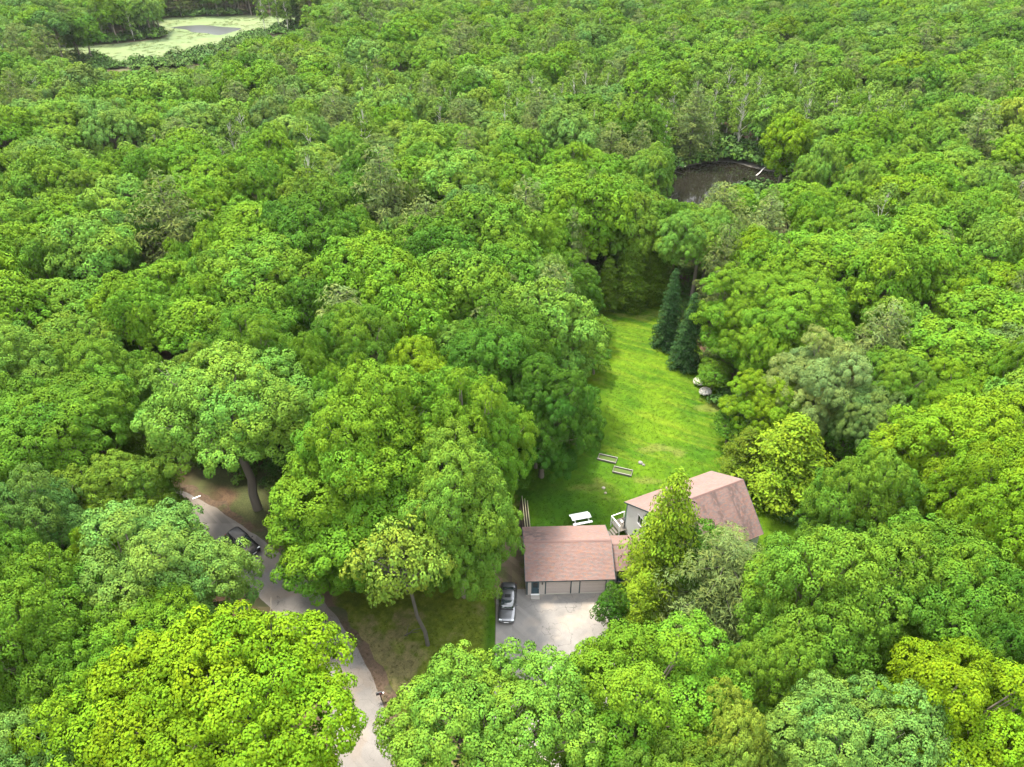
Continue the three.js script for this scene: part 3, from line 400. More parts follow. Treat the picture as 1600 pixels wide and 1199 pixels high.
function birch(seed, { R = 2.7, H = 14, per = 26, n = 95, len = 0.3 }) {
  const r = rng(seed), L = new Leaves(), wood = [limb(bent([0, -0.3, 0], [(r() - 0.5) * 1.2, H * 0.93, (r() - 0.5) * 1.2], r, 0.7, 6), 0.15, 0.03, 6)];
  for (let k = 0; k < n; k++) { const f = r(), y = H * (0.34 + 0.66 * f), reach = R * Math.sin(Math.PI * (0.12 + 0.86 * f)) ** 0.7, q = reach * Math.sqrt(0.25 + 0.75 * r()), a = r() * TAU, p = [Math.cos(a) * q, y, Math.sin(a) * q]; tuft(L, r, p, [Math.cos(a) * 0.5, 0.8, Math.sin(a) * 0.5], 0.4 + 0.4 * r(), per, len, [0.85 + 0.3 * r(), (r() - 0.5) * 0.16], 0.9, 0.7); if (per > 12 && k % 4 === 0) wood.push(limb([[0, y - 1.2 - r(), 0], [p[0] * 0.6, y - 0.4, p[2] * 0.6], p], 0.05, 0.012, 4)); }
  return { crown: L.build(), wood: mergeGeometries(wood), R, H };
}
const PAL = {
  yellow: [0.096, 0.175, 0.006], yellow2: [0.092, 0.173, 0.008], bright: [0.077, 0.163, 0.011], lightbright: [0.089, 0.177, 0.018], pale: [0.089, 0.172, 0.029], pale2: [0.087, 0.175, 0.021], mid: [0.062, 0.137, 0.011], mid2: [0.070, 0.148, 0.013],
  deep: [0.034, 0.090, 0.009], deep2: [0.046, 0.111, 0.010], blue: [0.059, 0.126, 0.023], olive: [0.074, 0.140, 0.014], lime: [0.120, 0.186, 0.021], grey: [0.073, 0.126, 0.028], cream: [0.115, 0.170, 0.044],
  cedar: [0.113, 0.192, 0.012], cedar2: [0.072, 0.116, 0.010], hemlock: [0.044, 0.085, 0.007], spruce: [0.026, 0.066, 0.019], pine: [0.103, 0.148, 0.041], pine2: [0.092, 0.129, 0.033], birch: [0.097, 0.173, 0.021], birch2: [0.085, 0.155, 0.023],
};
const WORD = { yellow: 'yellow-green', yellow2: 'yellow-green', bright: 'bright green', lightbright: 'light green', pale: 'pale green', pale2: 'light green', mid: 'mid green', mid2: 'mid green', deep: 'dark green', deep2: 'dark green', blue: 'blue-green', olive: 'olive', lime: 'lime', grey: 'grey-green', cream: 'cream-tinged', pine: 'grey-green', pine2: 'brownish', birch: 'light green', birch2: 'soft green', cedar: 'yellowish', cedar2: 'olive', hemlock: 'dark green', spruce: 'dark' };
const leafMat = {};
for (const k in PAL) { const m = leafMat[k] = new THREE.MeshPhysicalMaterial({ vertexColors: true, roughness: 0.8, side: THREE.DoubleSide, ior: 1.4, specularIntensity: 0.12 }); m.color.setRGB(...PAL[k]); }
const bark = std(0.17, 0.145, 0.115, 0.95), barkBirch = std(0.55, 0.53, 0.47, 0.85), barkDark = std(0.085, 0.075, 0.062, 0.95);
{ const t = colTex(64, 256, (i, j) => { const k = fbm(i * 0.28, j * 0.05, 4); return [k, k, k]; }, false); void t; }
const spruceP = { R: 2.5, H: 14, y0: 0.35, dy: 0.55, nb: 14, prof: f => (1 - f) ** 0.85 * 0.98 + 0.03, pitch: f => -0.12 + 0.5 * f, droop: 0.28, pad: 0.4, per: 26, len: 0.26, slim: 0.4, rag: 0.24, jit: 0.4, tip: 0.05 };
const cedarP = { R: 3.2, H: 12, y0: 0.7, dy: 0.72, nb: 11, prof: f => Math.min(1, 1.25 * (1 - f) ** 0.8) * (0.75 + 0.25 * Math.min(1, f * 5)), pitch: () => 0.3, droop: 0.35, pad: 0.72, per: 70, len: 0.25, slim: 0.5, rag: 0.42, jit: 0.5, tip: 0.05 };
const pineP = { R: 4.6, H: 14, y0: 2.2, dy: 0.95, nb: 8, prof: f => (0.6 + 0.4 * Math.sin(f * 2.6 + 0.4)) * (1 - f * f * 0.75), pitch: f => 0.05 + 0.4 * f, droop: 0.05, pad: 0.75, per: 74, len: 0.34, slim: 0.16, rag: 0.3, jit: 0.7, tip: 0.03 };
const VAR = {
  broad: {
    hi: [broad(101, {}), broad(102, { V: 8, low: -0.97, nl: 44 }), broad(103, { nl: 44, lr: [0.17, 0.3] }), broad(104, { V: 8.2, low: -0.97, nl: 50, lr: [0.17, 0.33] }), broad(105, { V: 5.2, nl: 28, open: 0.1, forked: true, lr: [0.2, 0.34] })],
    mid: [201, 202, 203, 204, 205].map((s, k) => broad(s, { R: 5.5, H: 16, V: [4.2, 6, 3.8, 6.4, 4.6][k], nl: [20, 32, 30, 30, 17][k], lr: k === 2 ? [0.18, 0.32] : [0.22, 0.42], gap: 1.1, per: 78, len: 0.245, low: [-0.5, -0.9, -0.5, -0.95, -0.5][k] })),
    far: [301, 302, 303, 304, 305].map((s, k) => broad(s, { R: 5, H: 16, V: [4, 6, 3.6, 6.4, 4.4][k], nl: [15, 24, 22, 22, 20][k], lr: k === 2 ? [0.2, 0.34] : [0.24, 0.44], gap: 1.3, per: 52, len: 0.34, low: [-0.3, -0.9, -0.3, -0.95, -0.4][k] })),
  },
  small: { hi: [broad(113, { R: 4, H: 10, V: 2.5, nl: 24, lr: [0.2, 0.36], gap: 0.9, per: 44, len: 0.2, low: -0.8, open: 0.22, slim: 0.7 }), broad(111, { R: 4, H: 10, V: 3.4, nl: 22, lr: [0.22, 0.38], gap: 0.9, per: 44, len: 0.2, low: -0.7, open: 0.1 }), broad(112, { R: 4, H: 10, V: 4, nl: 26, lr: [0.22, 0.36], gap: 0.9, per: 44, len: 0.2, low: -0.8 })] },
  cedar: { hi: [conifer(121, cedarP), conifer(122, { ...cedarP, R: 3, dy: 0.55 })], mid: [conifer(221, { ...cedarP, per: 20, len: 0.4, dy: 0.6 })] },
  spruce: { hi: [conifer(131, spruceP), conifer(132, spruceP)] },
  pine: { hi: [conifer(141, pineP)], mid: [conifer(241, { ...pineP, per: 26, len: 0.5, slim: 0.22 }), conifer(242, { ...pineP, R: 4, per: 26, len: 0.5, slim: 0.22, dy: 1.15 })], far: [conifer(341, { ...pineP, per: 26, len: 0.5, slim: 0.26, dy: 1.1 }), conifer(342, { ...pineP, R: 3.9, per: 26, len: 0.5, slim: 0.26, dy: 1.3, rag: 0.45 })] },
  birch: { mid: [birch(251, {}), birch(252, { R: 3 }), birch(253, { R: 2.4 })], far: [birch(351, { per: 26, len: 0.34 }), birch(352, { R: 3, per: 26, len: 0.34 })] },
};
const NAMES = { broad: ['broadleaf_tree', 'tree'], small: ['broadleaf_tree', 'tree'], cedar: ['cedar_tree', 'conifer'], spruce: ['spruce_tree', 'spruce'], pine: ['pine_tree', 'pine'], birch: ['birch_tree', 'birch'] };
const made = {};
function tree(kind, lod, vi, x, z, H, R, col, turn, label, group, bk) {
  const v = VAR[kind][lod][vi % VAR[kind][lod].length], key = kind + lod + (vi % VAR[kind][lod].length), name = NAMES[kind][0];
  let g = made[key] && made[key].clone();
  if (!g) { g = made[key] = new THREE.Group(); part(g, 'trunk', v.wood, bark); part(g, 'crown', v.crown, leafMat[col]).userData.kind = 'stuff'; }
  g.name = numbered(name); g.children[0].material = bk || (kind === 'birch' ? barkBirch : kind === 'pine' || kind === 'spruce' ? barkDark : bark); g.children[1].material = leafMat[col];
  g.userData = {}; tag(g, label, NAMES[kind][1], group); g.position.set(x, 0, z); g.rotation.set(0, turn, 0); g.scale.set(R / v.R, H / v.H, R / v.R); scene.add(g); return g;
}
const HEROES = [
  ['broad', -20.2, -26.6, 21.3, 8.8, 'yellow', 'huge yellow-green maple filling the lower left corner beside the road'],
  ['broad', -27.5, -25.8, 19.0, 5.9, 'yellow2', 'yellow-tipped broadleaf tree left of the huge yellow-green maple at the bottom'],
  ['broad', -32.2, -41.2, 17.9, 7.8, 'pale', 'smooth domed pale green tree overhanging the road opposite the black car'],
  ['broad', -37.3, -34.7, 19.0, 6.3, 'mid', 'deep green tree at the left edge, left of the pale domed tree'],
  ['broad', -30.0, -34.3, 16.8, 5.6, 'bright', 'bright green tree with yellowish tips just below the pale domed tree'],
  ['broad', -31.0, -22.6, 19.0, 4.7, 'pale', 'pale green tree in the very bottom left corner'],
  ['broad', -46.2, -47.3, 17.9, 5.7, 'blue', 'blue-green tree at the left edge above the deep green one'],
  ['broad', -42.1, -54.5, 14.0, 6.1, 'olive', 'dull green feathery tree left of the brown clearing beside the road'],
  ['broad', -50.8, -60.9, 19.0, 8.5, 'mid', 'broad green tree at the left edge, up and left of the brown clearing'],
  ['broad', -31.2, -62.5, 21.0, 9.8, 'pale2', 'large light green maple with its forked trunk showing beside the black car'],
  ['broad', -14.6, -56.7, 22.4, 8.6, 'bright', 'rounded green crown behind the big maples between road and garage'],
  ['broad', -15.3, -53.6, 18.0, 10.4, 'bright', 'big bright green maple standing between the road and the garage'],
  ['broad', -5.1, -49.4, 20.2, 6.2, 'lightbright', 'light green maple leaning over the left corner of the garage'],
  ['broad', -4.4, -58.7, 21.3, 6.4, 'bright', 'green crown just behind the maples left of the garage, nearest the lawn'],
  ['small', -8.5, -43.4, 16.5, 4.6, 'lime', 'small yellowish tree with a bare grey trunk on the front yard'],
  ['broad', -1.0, -75.2, 20.2, 8.3, 'deep2', 'deep green maple at the left edge of the lawn'],
  ['broad', 3.8, -68.2, 16.8, 6.1, 'deep', 'dark green maple bulging over the left side of the lawn'],
  ['broad', -1.8, -27.1, 17.9, 7.1, 'lightbright', 'light green tree over the driveway at the bottom centre'],
  ['broad', 10.1, -29.9, 17.9, 7.5, 'bright', 'bright green tree in front of the driveway, right of the bottom centre'],
  ['broad', 15.4, -26.4, 16.8, 3.6, 'lime', 'pale lime tree standing out among the greens right of the driveway'],
  ['broad', 11.0, -23.1, 16.8, 4.0, 'olive', 'olive green tree with reddish tips at the bottom edge below the driveway'],
  ['broad', 23.7, -25.6, 17.9, 5.8, 'pale', 'pale minty green tree at the bottom edge, lower right'],
  ['broad', 32.1, -27.8, 19.0, 6.9, 'yellow', 'large yellow-green tree in the lower right corner'],
  ['broad', 27.3, -37.4, 20.2, 7.4, 'mid2', 'big green maple right of the house with drooping tiered branches'],
  ['broad', 36.1, -38.8, 19.0, 6.5, 'mid', 'green maple at the right, beside the drooping tiered one'],
  ['broad', 38.6, -33.4, 19.0, 4.2, 'deep2', 'deep green tree cut by the right edge, lower part'],
  ['cedar', 24.3, -31.6, 9.0, 2.5, 'cedar2', 'small olive conifer between the pale trees at the bottom right'],
  ['pine', 20.1, -45.0, 14.0, 6.6, 'pine', 'grey-green soft pine in front of the house'],
  ['cedar', 15.4, -48.6, 18.2, 4.1, 'cedar', 'pointed yellow-green cedar in front of the house roof'],
  ['cedar', 13.1, -45.6, 8.0, 3.0, 'cedar', 'smaller yellow-green cedar beside the driveway'],
  ['small', 19.6, -47.3, 11.5, 4.0, 'deep2', 'small deep green tree wedged between the tall cedar and the pine'],
  ['small', 9.9, -45.0, 6.5, 1.9, 'deep', 'dark green young tree at the right edge of the driveway'],
  ['cedar', 33.6, -65.1, 12.0, 5.8, 'cedar', 'broad yellow-green cedar beyond the right end of the house'],
  ['cedar', 29.4, -68.0, 8.0, 3.2, 'cedar2', 'dark olive cedar at the corner of the lawn behind the house'],
  ['broad', 41.0, -58.0, 12.0, 4.8, 'bright', 'bright green tree right of the broad yellow-green cedar'],
  ['broad', 48.8, -57.0, 19.0, 8.9, 'yellow2', 'wide yellow-green tree at the right edge level with the house'],
  ['broad', 43.4, -67.1, 14.0, 5.0, 'grey', 'grey-green tree up and right of the broad cedar'],
  ['small', 34.2, -74.4, 9.0, 4.4, 'grey', 'dull grey-green tree at the right edge of the lawn'],
  ['broad', 33.5, -74.4, 11.0, 5.0, 'yellow2', 'yellow-green tree touching the right edge of the lawn by the white shrubs'],
  ['broad', 35.4, -91.6, 16.8, 7.6, 'bright', 'rounded bright green tree right of the two dark spruces'],
  ['broad', 40.5, -86.0, 17.9, 8.6, 'bright', 'full green tree to the right of the lawn, behind the yellow-green one'],
  ['broad', 39.7, -74.0, 16.8, 6.5, 'cream', 'pale blossoming tree in the forest right of the lawn'],
  ['cedar', 21.0, -113.8, 12.0, 4.0, 'hemlock', 'dark hemlock closing the far end of the lawn, left one'],
  ['cedar', 25.8, -115.5, 12.0, 3.4, 'hemlock', 'dark hemlock closing the far end of the lawn, beside the spruces'],
  ['cedar', 16.9, -112.5, 10.0, 3.1, 'hemlock', 'dark hemlock at the far left corner of the lawn'],
  ['broad', 9.0, -105.2, 13.0, 6.1, 'deep2', 'dark leafy tree with a white birch stem at the far left of the lawn'],
  ['small', 3.1, -69.9, 5.0, 3.5, 'deep', 'low dark bush at the left edge of the lawn beside the leaning planks'],
  ['small', 0.0, -66.3, 5.0, 2.8, 'deep2', 'leafy bush under the maples between the lawn and the garage'],
  ['small', 7.1, -71.9, 5.0, 3.1, 'deep2', 'rounded bush under the dark maple at the left side of the lawn'],
  ['small', 10.0, -75.6, 4.5, 2.6, 'mid', 'bush at the foot of the dark maple bulging over the lawn'],
  ['small', 12.8, -91.9, 5.0, 3.0, 'deep2', 'bush at the left edge of the upper lawn'],
  ['small', 13.0, -99.6, 6.0, 3.1, 'mid', 'bushy sapling at the far left corner of the lawn'],
  ['small', 29.3, -74.8, 5.0, 2.6, 'deep2', 'low bush at the right edge of the lawn below the white shrubs'],
  ['small', 30.1, -87.5, 5.0, 2.9, 'mid', 'bush between the nearer spruce and the white shrubs'],
  ['small', 41.7, -68.4, 10.0, 3.8, 'deep2', 'dark tree filling the gap right of the broad yellow-green cedar'],
  ['cedar', -44.1, -63.6, 12.0, 3.2, 'hemlock', 'dark hemlock above and left of the brown clearing beside the road'],
  ['broad', 5.4, -111.8, 16.8, 6.0, 'bright', 'bright green tree behind the far left corner of the lawn'],
  ['broad', 32.6, -114.4, 17.9, 6.6, 'pale2', 'light green rounded tree behind the dark spruces'],
];
const tr = rng(77);
HEROES.forEach(([kind, x, z, H, R, col, label], k) => {
  const forked = label.includes('forked'), lowCrown = /lawn|garage/.test(label) && kind === 'broad';
  const g = tree(kind, 'hi', forked ? 4 : kind === 'small' ? (label.includes('bare') ? 0 : 1 + k % 2) : label.includes('standing between') ? 3 : lowCrown ? [1, 3][k % 2] : [0, 2, 3, 1][k % 4], x, z, H, R, col, tr() * TAU, label, 'large trees round the house and the road');
  if (label.includes('bare grey')) { g.rotation.set(0, 0, 0.11); g.children[0].material = std(0.085, 0.078, 0.066, 0.95); }
});
tree('spruce', 'hi', 0, 25.5, -100.3, 14, 2.7, 'spruce', 0.4, 'taller dark spruce on the right side of the lawn, the farther of the pair', 'pair of dark spruces on the lawn');
tree('spruce', 'hi', 1, 27.3, -94.1, 13, 2.8, 'spruce', 2.1, 'dark spruce on the right side of the lawn, the nearer of the pair', 'pair of dark spruces on the lawn');
// white flowering shrubs on the lawn
{
  const petal = std(0.6, 0.58, 0.52, 0.9, { side: THREE.DoubleSide, vertexColors: true }), leaf = leafMat.deep2;
  const sh = (seed, x, z, R, label) => {
    const r = rng(seed), A = new Leaves(), B = new Leaves(), g = thing('flowering_shrub', label, 'shrub', x, 0, z, r() * TAU, 'white flowering shrubs at the lawn edge'), W = [];
    for (let k = 0; k < 60; k++) { const y = r() * 1.1 - 0.1, a = r() * TAU, q = Math.sqrt(Math.max(0, 1 - y * y)), d = [q * Math.cos(a), y, q * Math.sin(a)], p = [d[0] * R, R * 0.8 + d[1] * R * 0.75, d[2] * R]; tuft(B, r, [p[0] * 0.85, p[1] * 0.85, p[2] * 0.85], d, 0.22, 10, 0.12, [1, 0]); tuft(A, r, p, d, 0.2, 34, 0.12, [1, 0.02], 0.7, 0.6, 0.9); if (k % 6 === 0) W.push(limb([[0, -0.05, 0], [p[0] * 0.5, p[1] * 0.6, p[2] * 0.5], [p[0] * 0.9, p[1] * 0.95, p[2] * 0.9]], 0.025, 0.008, 4)); }
    part(g, 'stem', mergeGeometries(W), barkDark).userData.kind = 'stuff'; part(g, 'foliage', B.build(), leaf).userData.kind = 'stuff'; part(g, 'blossom', A.build(), petal).userData.kind = 'stuff';
  };
  sh(61, 28.5, -88.9, 0.72, 'round white flowering shrub on the lawn, the one nearer the spruces'); sh(62, 28.9, -86.1, 0.8, 'white flowering shrub on the lawn, the one nearer the house');
}
// fallen birch trunks at the pond, a dead branch in the yard
for (const [x, z, l, a, lean, label] of [[43.5, -191, 7, -0.5, 0.12, 'white fallen trunk lying from the far bank into the dark pond'], [66, -186.5, 5.5, 0.9, 0.14, 'thin pale fallen trunk at the right end of the dark pond'], [80, -184, 9, -0.6, 0.2, 'long pale leaning trunk right of the dark pond']]) { const r = rng(x | 0), g = limb(bent([-l / 2, 0.1, 0], [l / 2, 0.15 + l * lean, 0], r, 0.3), 0.2, 0.09, 7), o = part(scene, numbered('fallen_log'), g, barkBirch); o.position.set(x, 0.1, z); o.rotation.y = a; tag(o, label, 'log', 'fallen trunks at the pond'); }
{ const r = rng(9), o = part(scene, 'fallen_branch', mergeGeometries([limb(bent([0, 0.06, 0], [2.2, 0.1, 0.2], r, 0.3), 0.07, 0.02, 6), limb(bent([0.3, 0.06, 0], [0.9, 0.5, -0.6], r, 0.2), 0.05, 0.015, 5), limb(bent([0.6, 0.08, 0], [1.5, 0.4, 0.7], r, 0.2), 0.04, 0.012, 5), limb(bent([0.1, 0.06, 0], [0.2, 0.4, 0.6], r, 0.2), 0.05, 0.015, 5)]), barkDark); o.position.set(-11.0, 0.02, -44.4); o.rotation.y = 0.6; tag(o, 'dark fallen branch lying on the front yard left of the bare trunk', 'branch'); }

// ---------------------------------------------------------------- the forest
const CLEAR = [[13.5, -113], [28, -115], [30, -100], [31.5, -88], [31, -78], [34.5, -75], [34, -66], [33, -56], [25, -46], [14, -44], [12, -38], [9, -30], [8, -5], [-18, -5], [-17.5, -30], [-21, -41], [-30, -51], [-42, -59], [-52, -63], [-52, -68], [-40, -70], [-29, -64], [-22, -53], [-12, -50], [-4, -56], [-1, -62], [1.5, -70], [8, -77], [13, -84], [13, -92]];
const PONDX = POND.map(([x, z]) => [57 + (x - 57) * 1.08, -178 + (z + 178) * 1.1]);
const pv = new THREE.Vector3();
function onScreen(x, y, z, m) { pv.set(x, y, z).project(camera); return Math.abs(pv.x) < 1 + m && Math.abs(pv.y) < 1 + m; }
const forest = [], cell = new Map(), CS = 8;
function fits(x, z, R, k) { for (let i = -2; i <= 2; i++) for (let j = -2; j <= 2; j++) for (const t of cell.get((Math.floor(x / CS) + i) * 4096 + Math.floor(z / CS) + j) || []) if (Math.hypot(x - t.x, z - t.z) < k * (R + t.R)) return false; return true; }
function put(t) { const key = Math.floor(t.x / CS) * 4096 + Math.floor(t.z / CS); if (!cell.has(key)) cell.set(key, []); cell.get(key).push(t); }
for (const [kind, x, z, H, R] of HEROES) put({ x, z, R: R * (kind === 'broad' ? 1.05 : 0.8) }); put({ x: 25.5, z: -100, R: 3 }); put({ x: 27.3, z: -94, R: 3 });
const fr = rng(4242);
function pick(list) { let s = 0; for (const [, w] of list) s += w; let q = fr() * s; for (const [v, w] of list) { q -= w; if (q <= 0) return v; } return list[0][0]; }
for (let pass = 0; pass < 3; pass++) for (let n = 0; n < [26000, 30000, 15000][pass]; n++) {
  const d = 16 + 610 * Math.pow(fr(), 0.62), sx = (fr() * 2 - 1) * (0.95 * d + 26), x = sx, z = -d;
  const R = [5.2 + 2.6 * fr(), 3.8 + 1.5 * fr(), 2.5 + 1.2 * fr()][pass];
  if (inside(CLEAR, x, z) || edgeDist(CLEAR, x, z) < R * 0.72) continue;
  const H0 = (12.5 + R * 0.95) * (0.82 + 0.36 * fr());
  if (!onScreen(x, H0 * 0.7, z, 0.16) && !onScreen(x, 0, z, 0.16)) continue;
  // keep the open ground and its sight lines free, as the photograph has them
  let hid = false; for (const f of [0.4, 0.55, 0.75, 0.88, 0.98]) for (const [o, w] of [[-0.6, 0], [0, 0], [0.6, 0], [0, 0.6], [-0.9, 0.3], [0.9, 0.3]]) { const k = 62.5 / (62.5 - H0 * f), gx = (x + o * R) * k, gz = (z - w * R) * k; if (!w && inside(CLEAR, gx, gz)) hid = true; if (inside(PONDX, gx, gz) && gz < -182 || inside(MARSH, gx, gz)) hid = true; }
  if (hid || inside(PONDX, x, z) || inside(MARSH, x, z)) continue;
  if (!fits(x, z, R, [0.67, 0.61, 0.57][pass])) continue;
  const px = x / d, nz = fbm(x * 0.018 + 5, z * 0.018 + 2, 3), n2 = fbm(x * 0.03 + 50, z * 0.03 + 20, 3);
  const byPond = Math.hypot((x - 62) * 0.75, z + 205) < 42 && z < -176, soft = px < 0.12 && d > 150 && n2 > 0.44;
  let kind = 'broad'; if (byPond ? fr() < 0.8 : soft ? fr() < 0.38 : fr() < 0.03) kind = 'birch'; else if (d > 75 && fr() < (nz > 0.5 ? 0.22 : 0.09)) kind = 'pine'; else if (pass === 2 && d < 150 && fr() < 0.16) kind = 'cedar';
  const right = px > 0.28;
  const col = kind === 'birch' ? pick([['birch', 3], ['birch2', 2]]) : kind === 'pine' ? pick([['pine', 3], ['pine2', 1.6]]) : kind === 'cedar' ? pick([['cedar', 1], ['cedar2', 1.2], ['hemlock', 1]]) : soft ? pick([['pale', 3], ['lightbright', 2], ['birch', 2], ['grey', 0.8], ['bright', 2]]) : right && d < 190 ? pick([['yellow2', 2], ['bright', 4], ['lightbright', 2.5], ['mid2', 2], ['pale2', 1], ['lime', 0.4], ['grey', 0.3]]) : pick([['bright', 5], ['mid', 2.4], ['mid2', 2.8], ['deep2', 1.4], ['yellow2', 1], ['pale2', 1.8], ['pale', 1], ['blue', 0.5], ['olive', 0.3], ['grey', 0.25]]);
  const t = { kind, x, z, R: kind === 'birch' ? Math.min(R, 3.6) : kind === 'cedar' ? R * 0.9 : R, col, H: kind === 'pine' ? H0 * 1.06 : kind === 'birch' ? H0 * 0.92 : kind === 'cedar' ? H0 * 0.72 : H0 * (pass === 2 ? 0.85 : 1), turn: fr() * TAU, v: Math.floor(fr() * 30), rough: fr() };
  if (kind === 'broad' && Math.min(edgeDist(CLEAR, x, z), edgeDist(PONDX, x, z), edgeDist(MARSH, x, z)) < 13) t.v = t.v % 2 ? 1 : 3;
  put(t); forest.push(t);
}
for (const t of forest) { pv.set(t.x, t.H * 0.75, t.z).applyMatrix4(camera.matrixWorldInverse); t.depth = -pv.z; t.size = t.R / t.depth; pv.set(t.x, t.H * 0.75, t.z).project(camera); t.sx = pv.x; t.sy = pv.y; t.seen = Math.abs(pv.x) < 1.03 && Math.abs(pv.y) < 1.06; }
const LIMIT = { broad: 252, birch: 150, pine: 140, cedar: 120 }, single = [], mass = [];
for (const kind of Object.keys(LIMIT)) { const l = forest.filter(t => t.kind === kind).sort((a, b) => (b.seen - a.seen) || b.size - a.size); l.forEach((t, k) => (k < LIMIT[kind] && t.seen ? single : mass).push(t)); }
// labels: colour, kind and the neighbourhood, then the order from the left within it
const NOUN = { broad: 'broadleaf trees', birch: 'birches', pine: 'pines', cedar: 'conifers' };
function zone(t) {
  const d = -t.z, c = t.sx < -0.55 ? 'far left' : t.sx < -0.1 ? 'left' : t.sx < 0.25 ? 'middle' : t.sx < 0.6 ? 'right' : 'far right';
  if (d < 80) return t.sx < -0.3 ? 'in the woods beside the road' : t.sx > 0.3 ? 'in the woods right of the house' : 'in the woods beside the lawn';
  if (d < 115) return `level with the lawn, ${c}`; if (d < 160) return `beyond the lawn, ${c}`; if (d < 215) return `level with the pond, ${c}`; return `beyond the pond, ${c}`;
}
const ORD = ['leftmost', 'second from left', 'third from left', 'fourth from left', 'fifth from left', 'sixth from left', 'seventh from left', 'eighth from left', 'ninth from left', 'tenth from left', 'eleventh from left', 'twelfth from left', 'thirteenth from left', 'fourteenth from left', 'fifteenth from left', 'sixteenth from left', 'seventeenth from left', 'eighteenth from left', 'nineteenth from left', 'twentieth from left', 'twenty-first from left', 'twenty-second from left', 'twenty-third from left'];
const sets = new Map(); for (const t of single) { const k = `${WORD[t.col]} ${NOUN[t.kind]} ${zone(t)}`; if (!sets.has(k)) sets.set(k, []); sets.get(k).push(t); }
const LOD = t => (t.kind === 'cedar' ? 'mid' : t.kind === 'broad' ? (t.depth < 92 ? 'hi' : t.depth < 185 ? 'mid' : 'far') : t.depth < 230 ? 'mid' : 'far');
for (const [key, l] of sets) {
  l.sort((a, b) => a.sx - b.sx);
  l.forEach((t, k) => tree(t.kind, LOD(t), t.v, t.x, t.z, t.H, t.R, t.col, t.turn, l.length === 1 ? 'only one of the ' + key : k === l.length - 1 ? 'rightmost of the ' + key : k < ORD.length ? `${ORD[k]} of the ${key}` : 'one of the ' + key, key.replace(/^.*?(trees|birches|pines|conifers) /, 'trees ')));
}
{
  const g = new THREE.Group(); g.name = 'distant_forest'; g.userData.kind = 'stuff'; tag(g, 'the distant forest of mixed green trees stretching to the top of the picture', 'forest'); scene.add(g);
  const byKey = new Map(); for (const t of mass) { const lod = t.kind === 'cedar' || t.depth < 170 ? 'mid' : 'far', n = VAR[t.kind][lod].length, k = t.kind + '|' + lod + '|' + t.v % n; if (!byKey.has(k)) byKey.set(k, []); byKey.get(k).push(t); }
  const white = new THREE.MeshPhysicalMaterial({ vertexColors: true, roughness: 0.8, side: THREE.DoubleSide, ior: 1.4, specularIntensity: 0.12 }), m = new THREE.Matrix4(), q = new THREE.Quaternion(), e = new THREE.Euler(), c = new THREE.Color();
  for (const [k, l] of byKey) {
    const [kind, lod, vi] = k.split('|'), v = VAR[kind][lod][+vi], A = new THREE.InstancedMesh(v.crown, white, l.length), B = new THREE.InstancedMesh(v.wood, kind === 'birch' ? barkBirch : bark, l.length);
    l.forEach((t, j) => { m.compose(new THREE.Vector3(t.x, 0, t.z), q.setFromEuler(e.set(0, t.turn, 0)), new THREE.Vector3(t.R / v.R, t.H / v.H, t.R / v.R)); A.setMatrixAt(j, m); B.setMatrixAt(j, m); const p = PAL[t.col], s = 0.88 + 0.24 * t.rough; A.setColorAt(j, c.setRGB(p[0] * s, p[1] * s, p[2] * s)); });
    A.name = 'crown_mass'; B.name = 'trunk_mass'; for (const o of [A, B]) { o.userData.kind = 'stuff'; o.castShadow = o.receiveShadow = true; g.add(o); }
  }
}
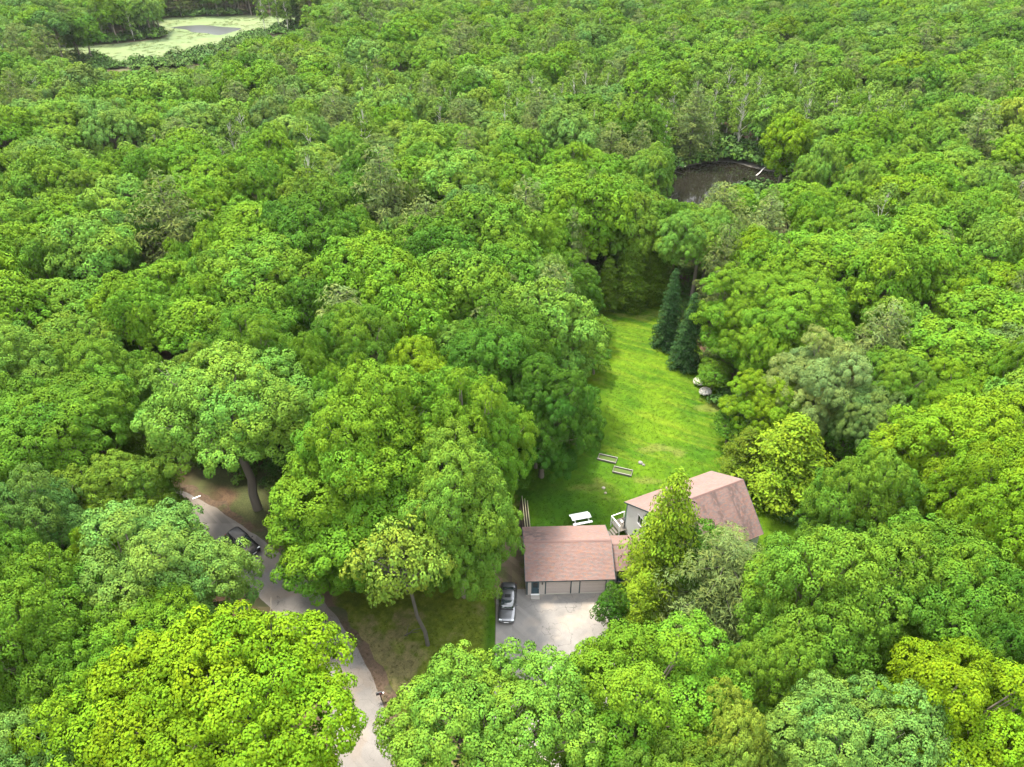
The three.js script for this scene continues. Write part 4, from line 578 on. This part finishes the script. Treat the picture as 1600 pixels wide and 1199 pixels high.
// low growth under and between the trees
{
  const r = rng(808), L = new Leaves(); for (let k = 0; k < 34; k++) { const a = r() * TAU, q = Math.sqrt(r()) * 1.3; tuft(L, r, [Math.cos(a) * q, 0.35 + r() * 0.9 * (1.3 - q), Math.sin(a) * q], [0, 1, 0], 0.45, 14, 0.22, [0.8 + 0.4 * r(), (r() - 0.5) * 0.2], 0.7); }
  const geo = L.build(), spots = [], nearRoad = (x, z) => ROADC.some(([a, b]) => Math.hypot(x - a, z - b) < 4.6);
  for (let k = 0; k < 60000 && spots.length < 5200; k++) { const d = 14 + 260 * Math.pow(r(), 0.7), x = (r() * 2 - 1) * (0.9 * d + 12), z = -d; if (inside(CLEAR, x, z) || inside(PONDX, x, z) || inside(LAWN, x, z) && edgeDist(LAWN, x, z) > 1.5 || nearRoad(x, z) || !onScreen(x, 0, z, 0.12)) continue; spots.push([x, z]); }
  for (const [P, n, w] of [[MARSH, 420, 9], [PONDX, 260, 6]]) for (let k = 0, m = 0; k < 60000 && m < n; k++) { const bx = P[Math.floor(r() * P.length)], x = bx[0] + (r() - 0.5) * 70, z = bx[1] + (r() - 0.5) * 70; if (!inside(P, x, z) && edgeDist(P, x, z) < w && edgeDist(P, x, z) > 1) { spots.push([x, z, 1.2 + 1.6 * r()]); m++; } }
  const im = new THREE.InstancedMesh(geo, new THREE.MeshPhysicalMaterial({ vertexColors: true, roughness: 1, side: THREE.DoubleSide }), spots.length), m = new THREE.Matrix4(), q = new THREE.Quaternion(), e = new THREE.Euler(), c = new THREE.Color();
  spots.forEach(([x, z, b], k) => { const s = (0.7 + 1.1 * r()) * (b || 1), p = PAL[['deep', 'deep2', 'hemlock', 'deep2', 'mid'][Math.floor(r() * 5)]]; m.compose(new THREE.Vector3(x, 0, z), q.setFromEuler(e.set(0, r() * TAU, 0)), new THREE.Vector3(s, s, s)); im.setMatrixAt(k, m); im.setColorAt(k, c.setRGB(...p)); });
  im.name = 'undergrowth'; im.userData.kind = 'stuff'; tag(im, 'low leafy undergrowth between the trunks at the forest edge', 'undergrowth'); im.castShadow = im.receiveShadow = true; scene.add(im);
}
{ // tussocks of sedge in the marsh
  const r = rng(313), L = new Leaves(); for (let k = 0; k < 5; k++) { const a = r() * TAU, q = r() * 0.8; tuft(L, r, [Math.cos(a) * q, 0.1, Math.sin(a) * q], [0, 1, 0], 0.6, 9, 0.5, [0.85 + 0.3 * r(), (r() - 0.5) * 0.2], 0.8, 0.6, 0.3); }
  const spots = []; for (let k = 0; k < 30000 && spots.length < 600; k++) { const x = -235 + 140 * r(), z = -475 + 160 * r(); if (inside(MARSH, x, z) && !inside(POOL, x, z) && fbm(x * 0.08, z * 0.08, 3) > 0.4 + 0.2 * r()) spots.push([x, z]); }
  const im = new THREE.InstancedMesh(L.build(), std(1, 1, 1, 1, { vertexColors: true, side: THREE.DoubleSide }), spots.length), m = new THREE.Matrix4(), q = new THREE.Quaternion(), e = new THREE.Euler(), c = new THREE.Color();
  spots.forEach(([x, z], k) => { const s = 0.6 + 0.9 * r(), w = r(); m.compose(new THREE.Vector3(x, 0, z), q.setFromEuler(e.set(0, r() * TAU, 0)), new THREE.Vector3(s, s * 0.45, s)); im.setMatrixAt(k, m); im.setColorAt(k, c.setRGB(0.095 + 0.04 * w, 0.15 + 0.02 * w, 0.05)); });
  im.name = 'marsh_grass'; im.userData.kind = 'stuff'; tag(im, 'pale tussocks of sedge covering the distant marsh meadow', 'grass'); im.castShadow = im.receiveShadow = true; scene.add(im);
}
renderer.render(scene, camera);
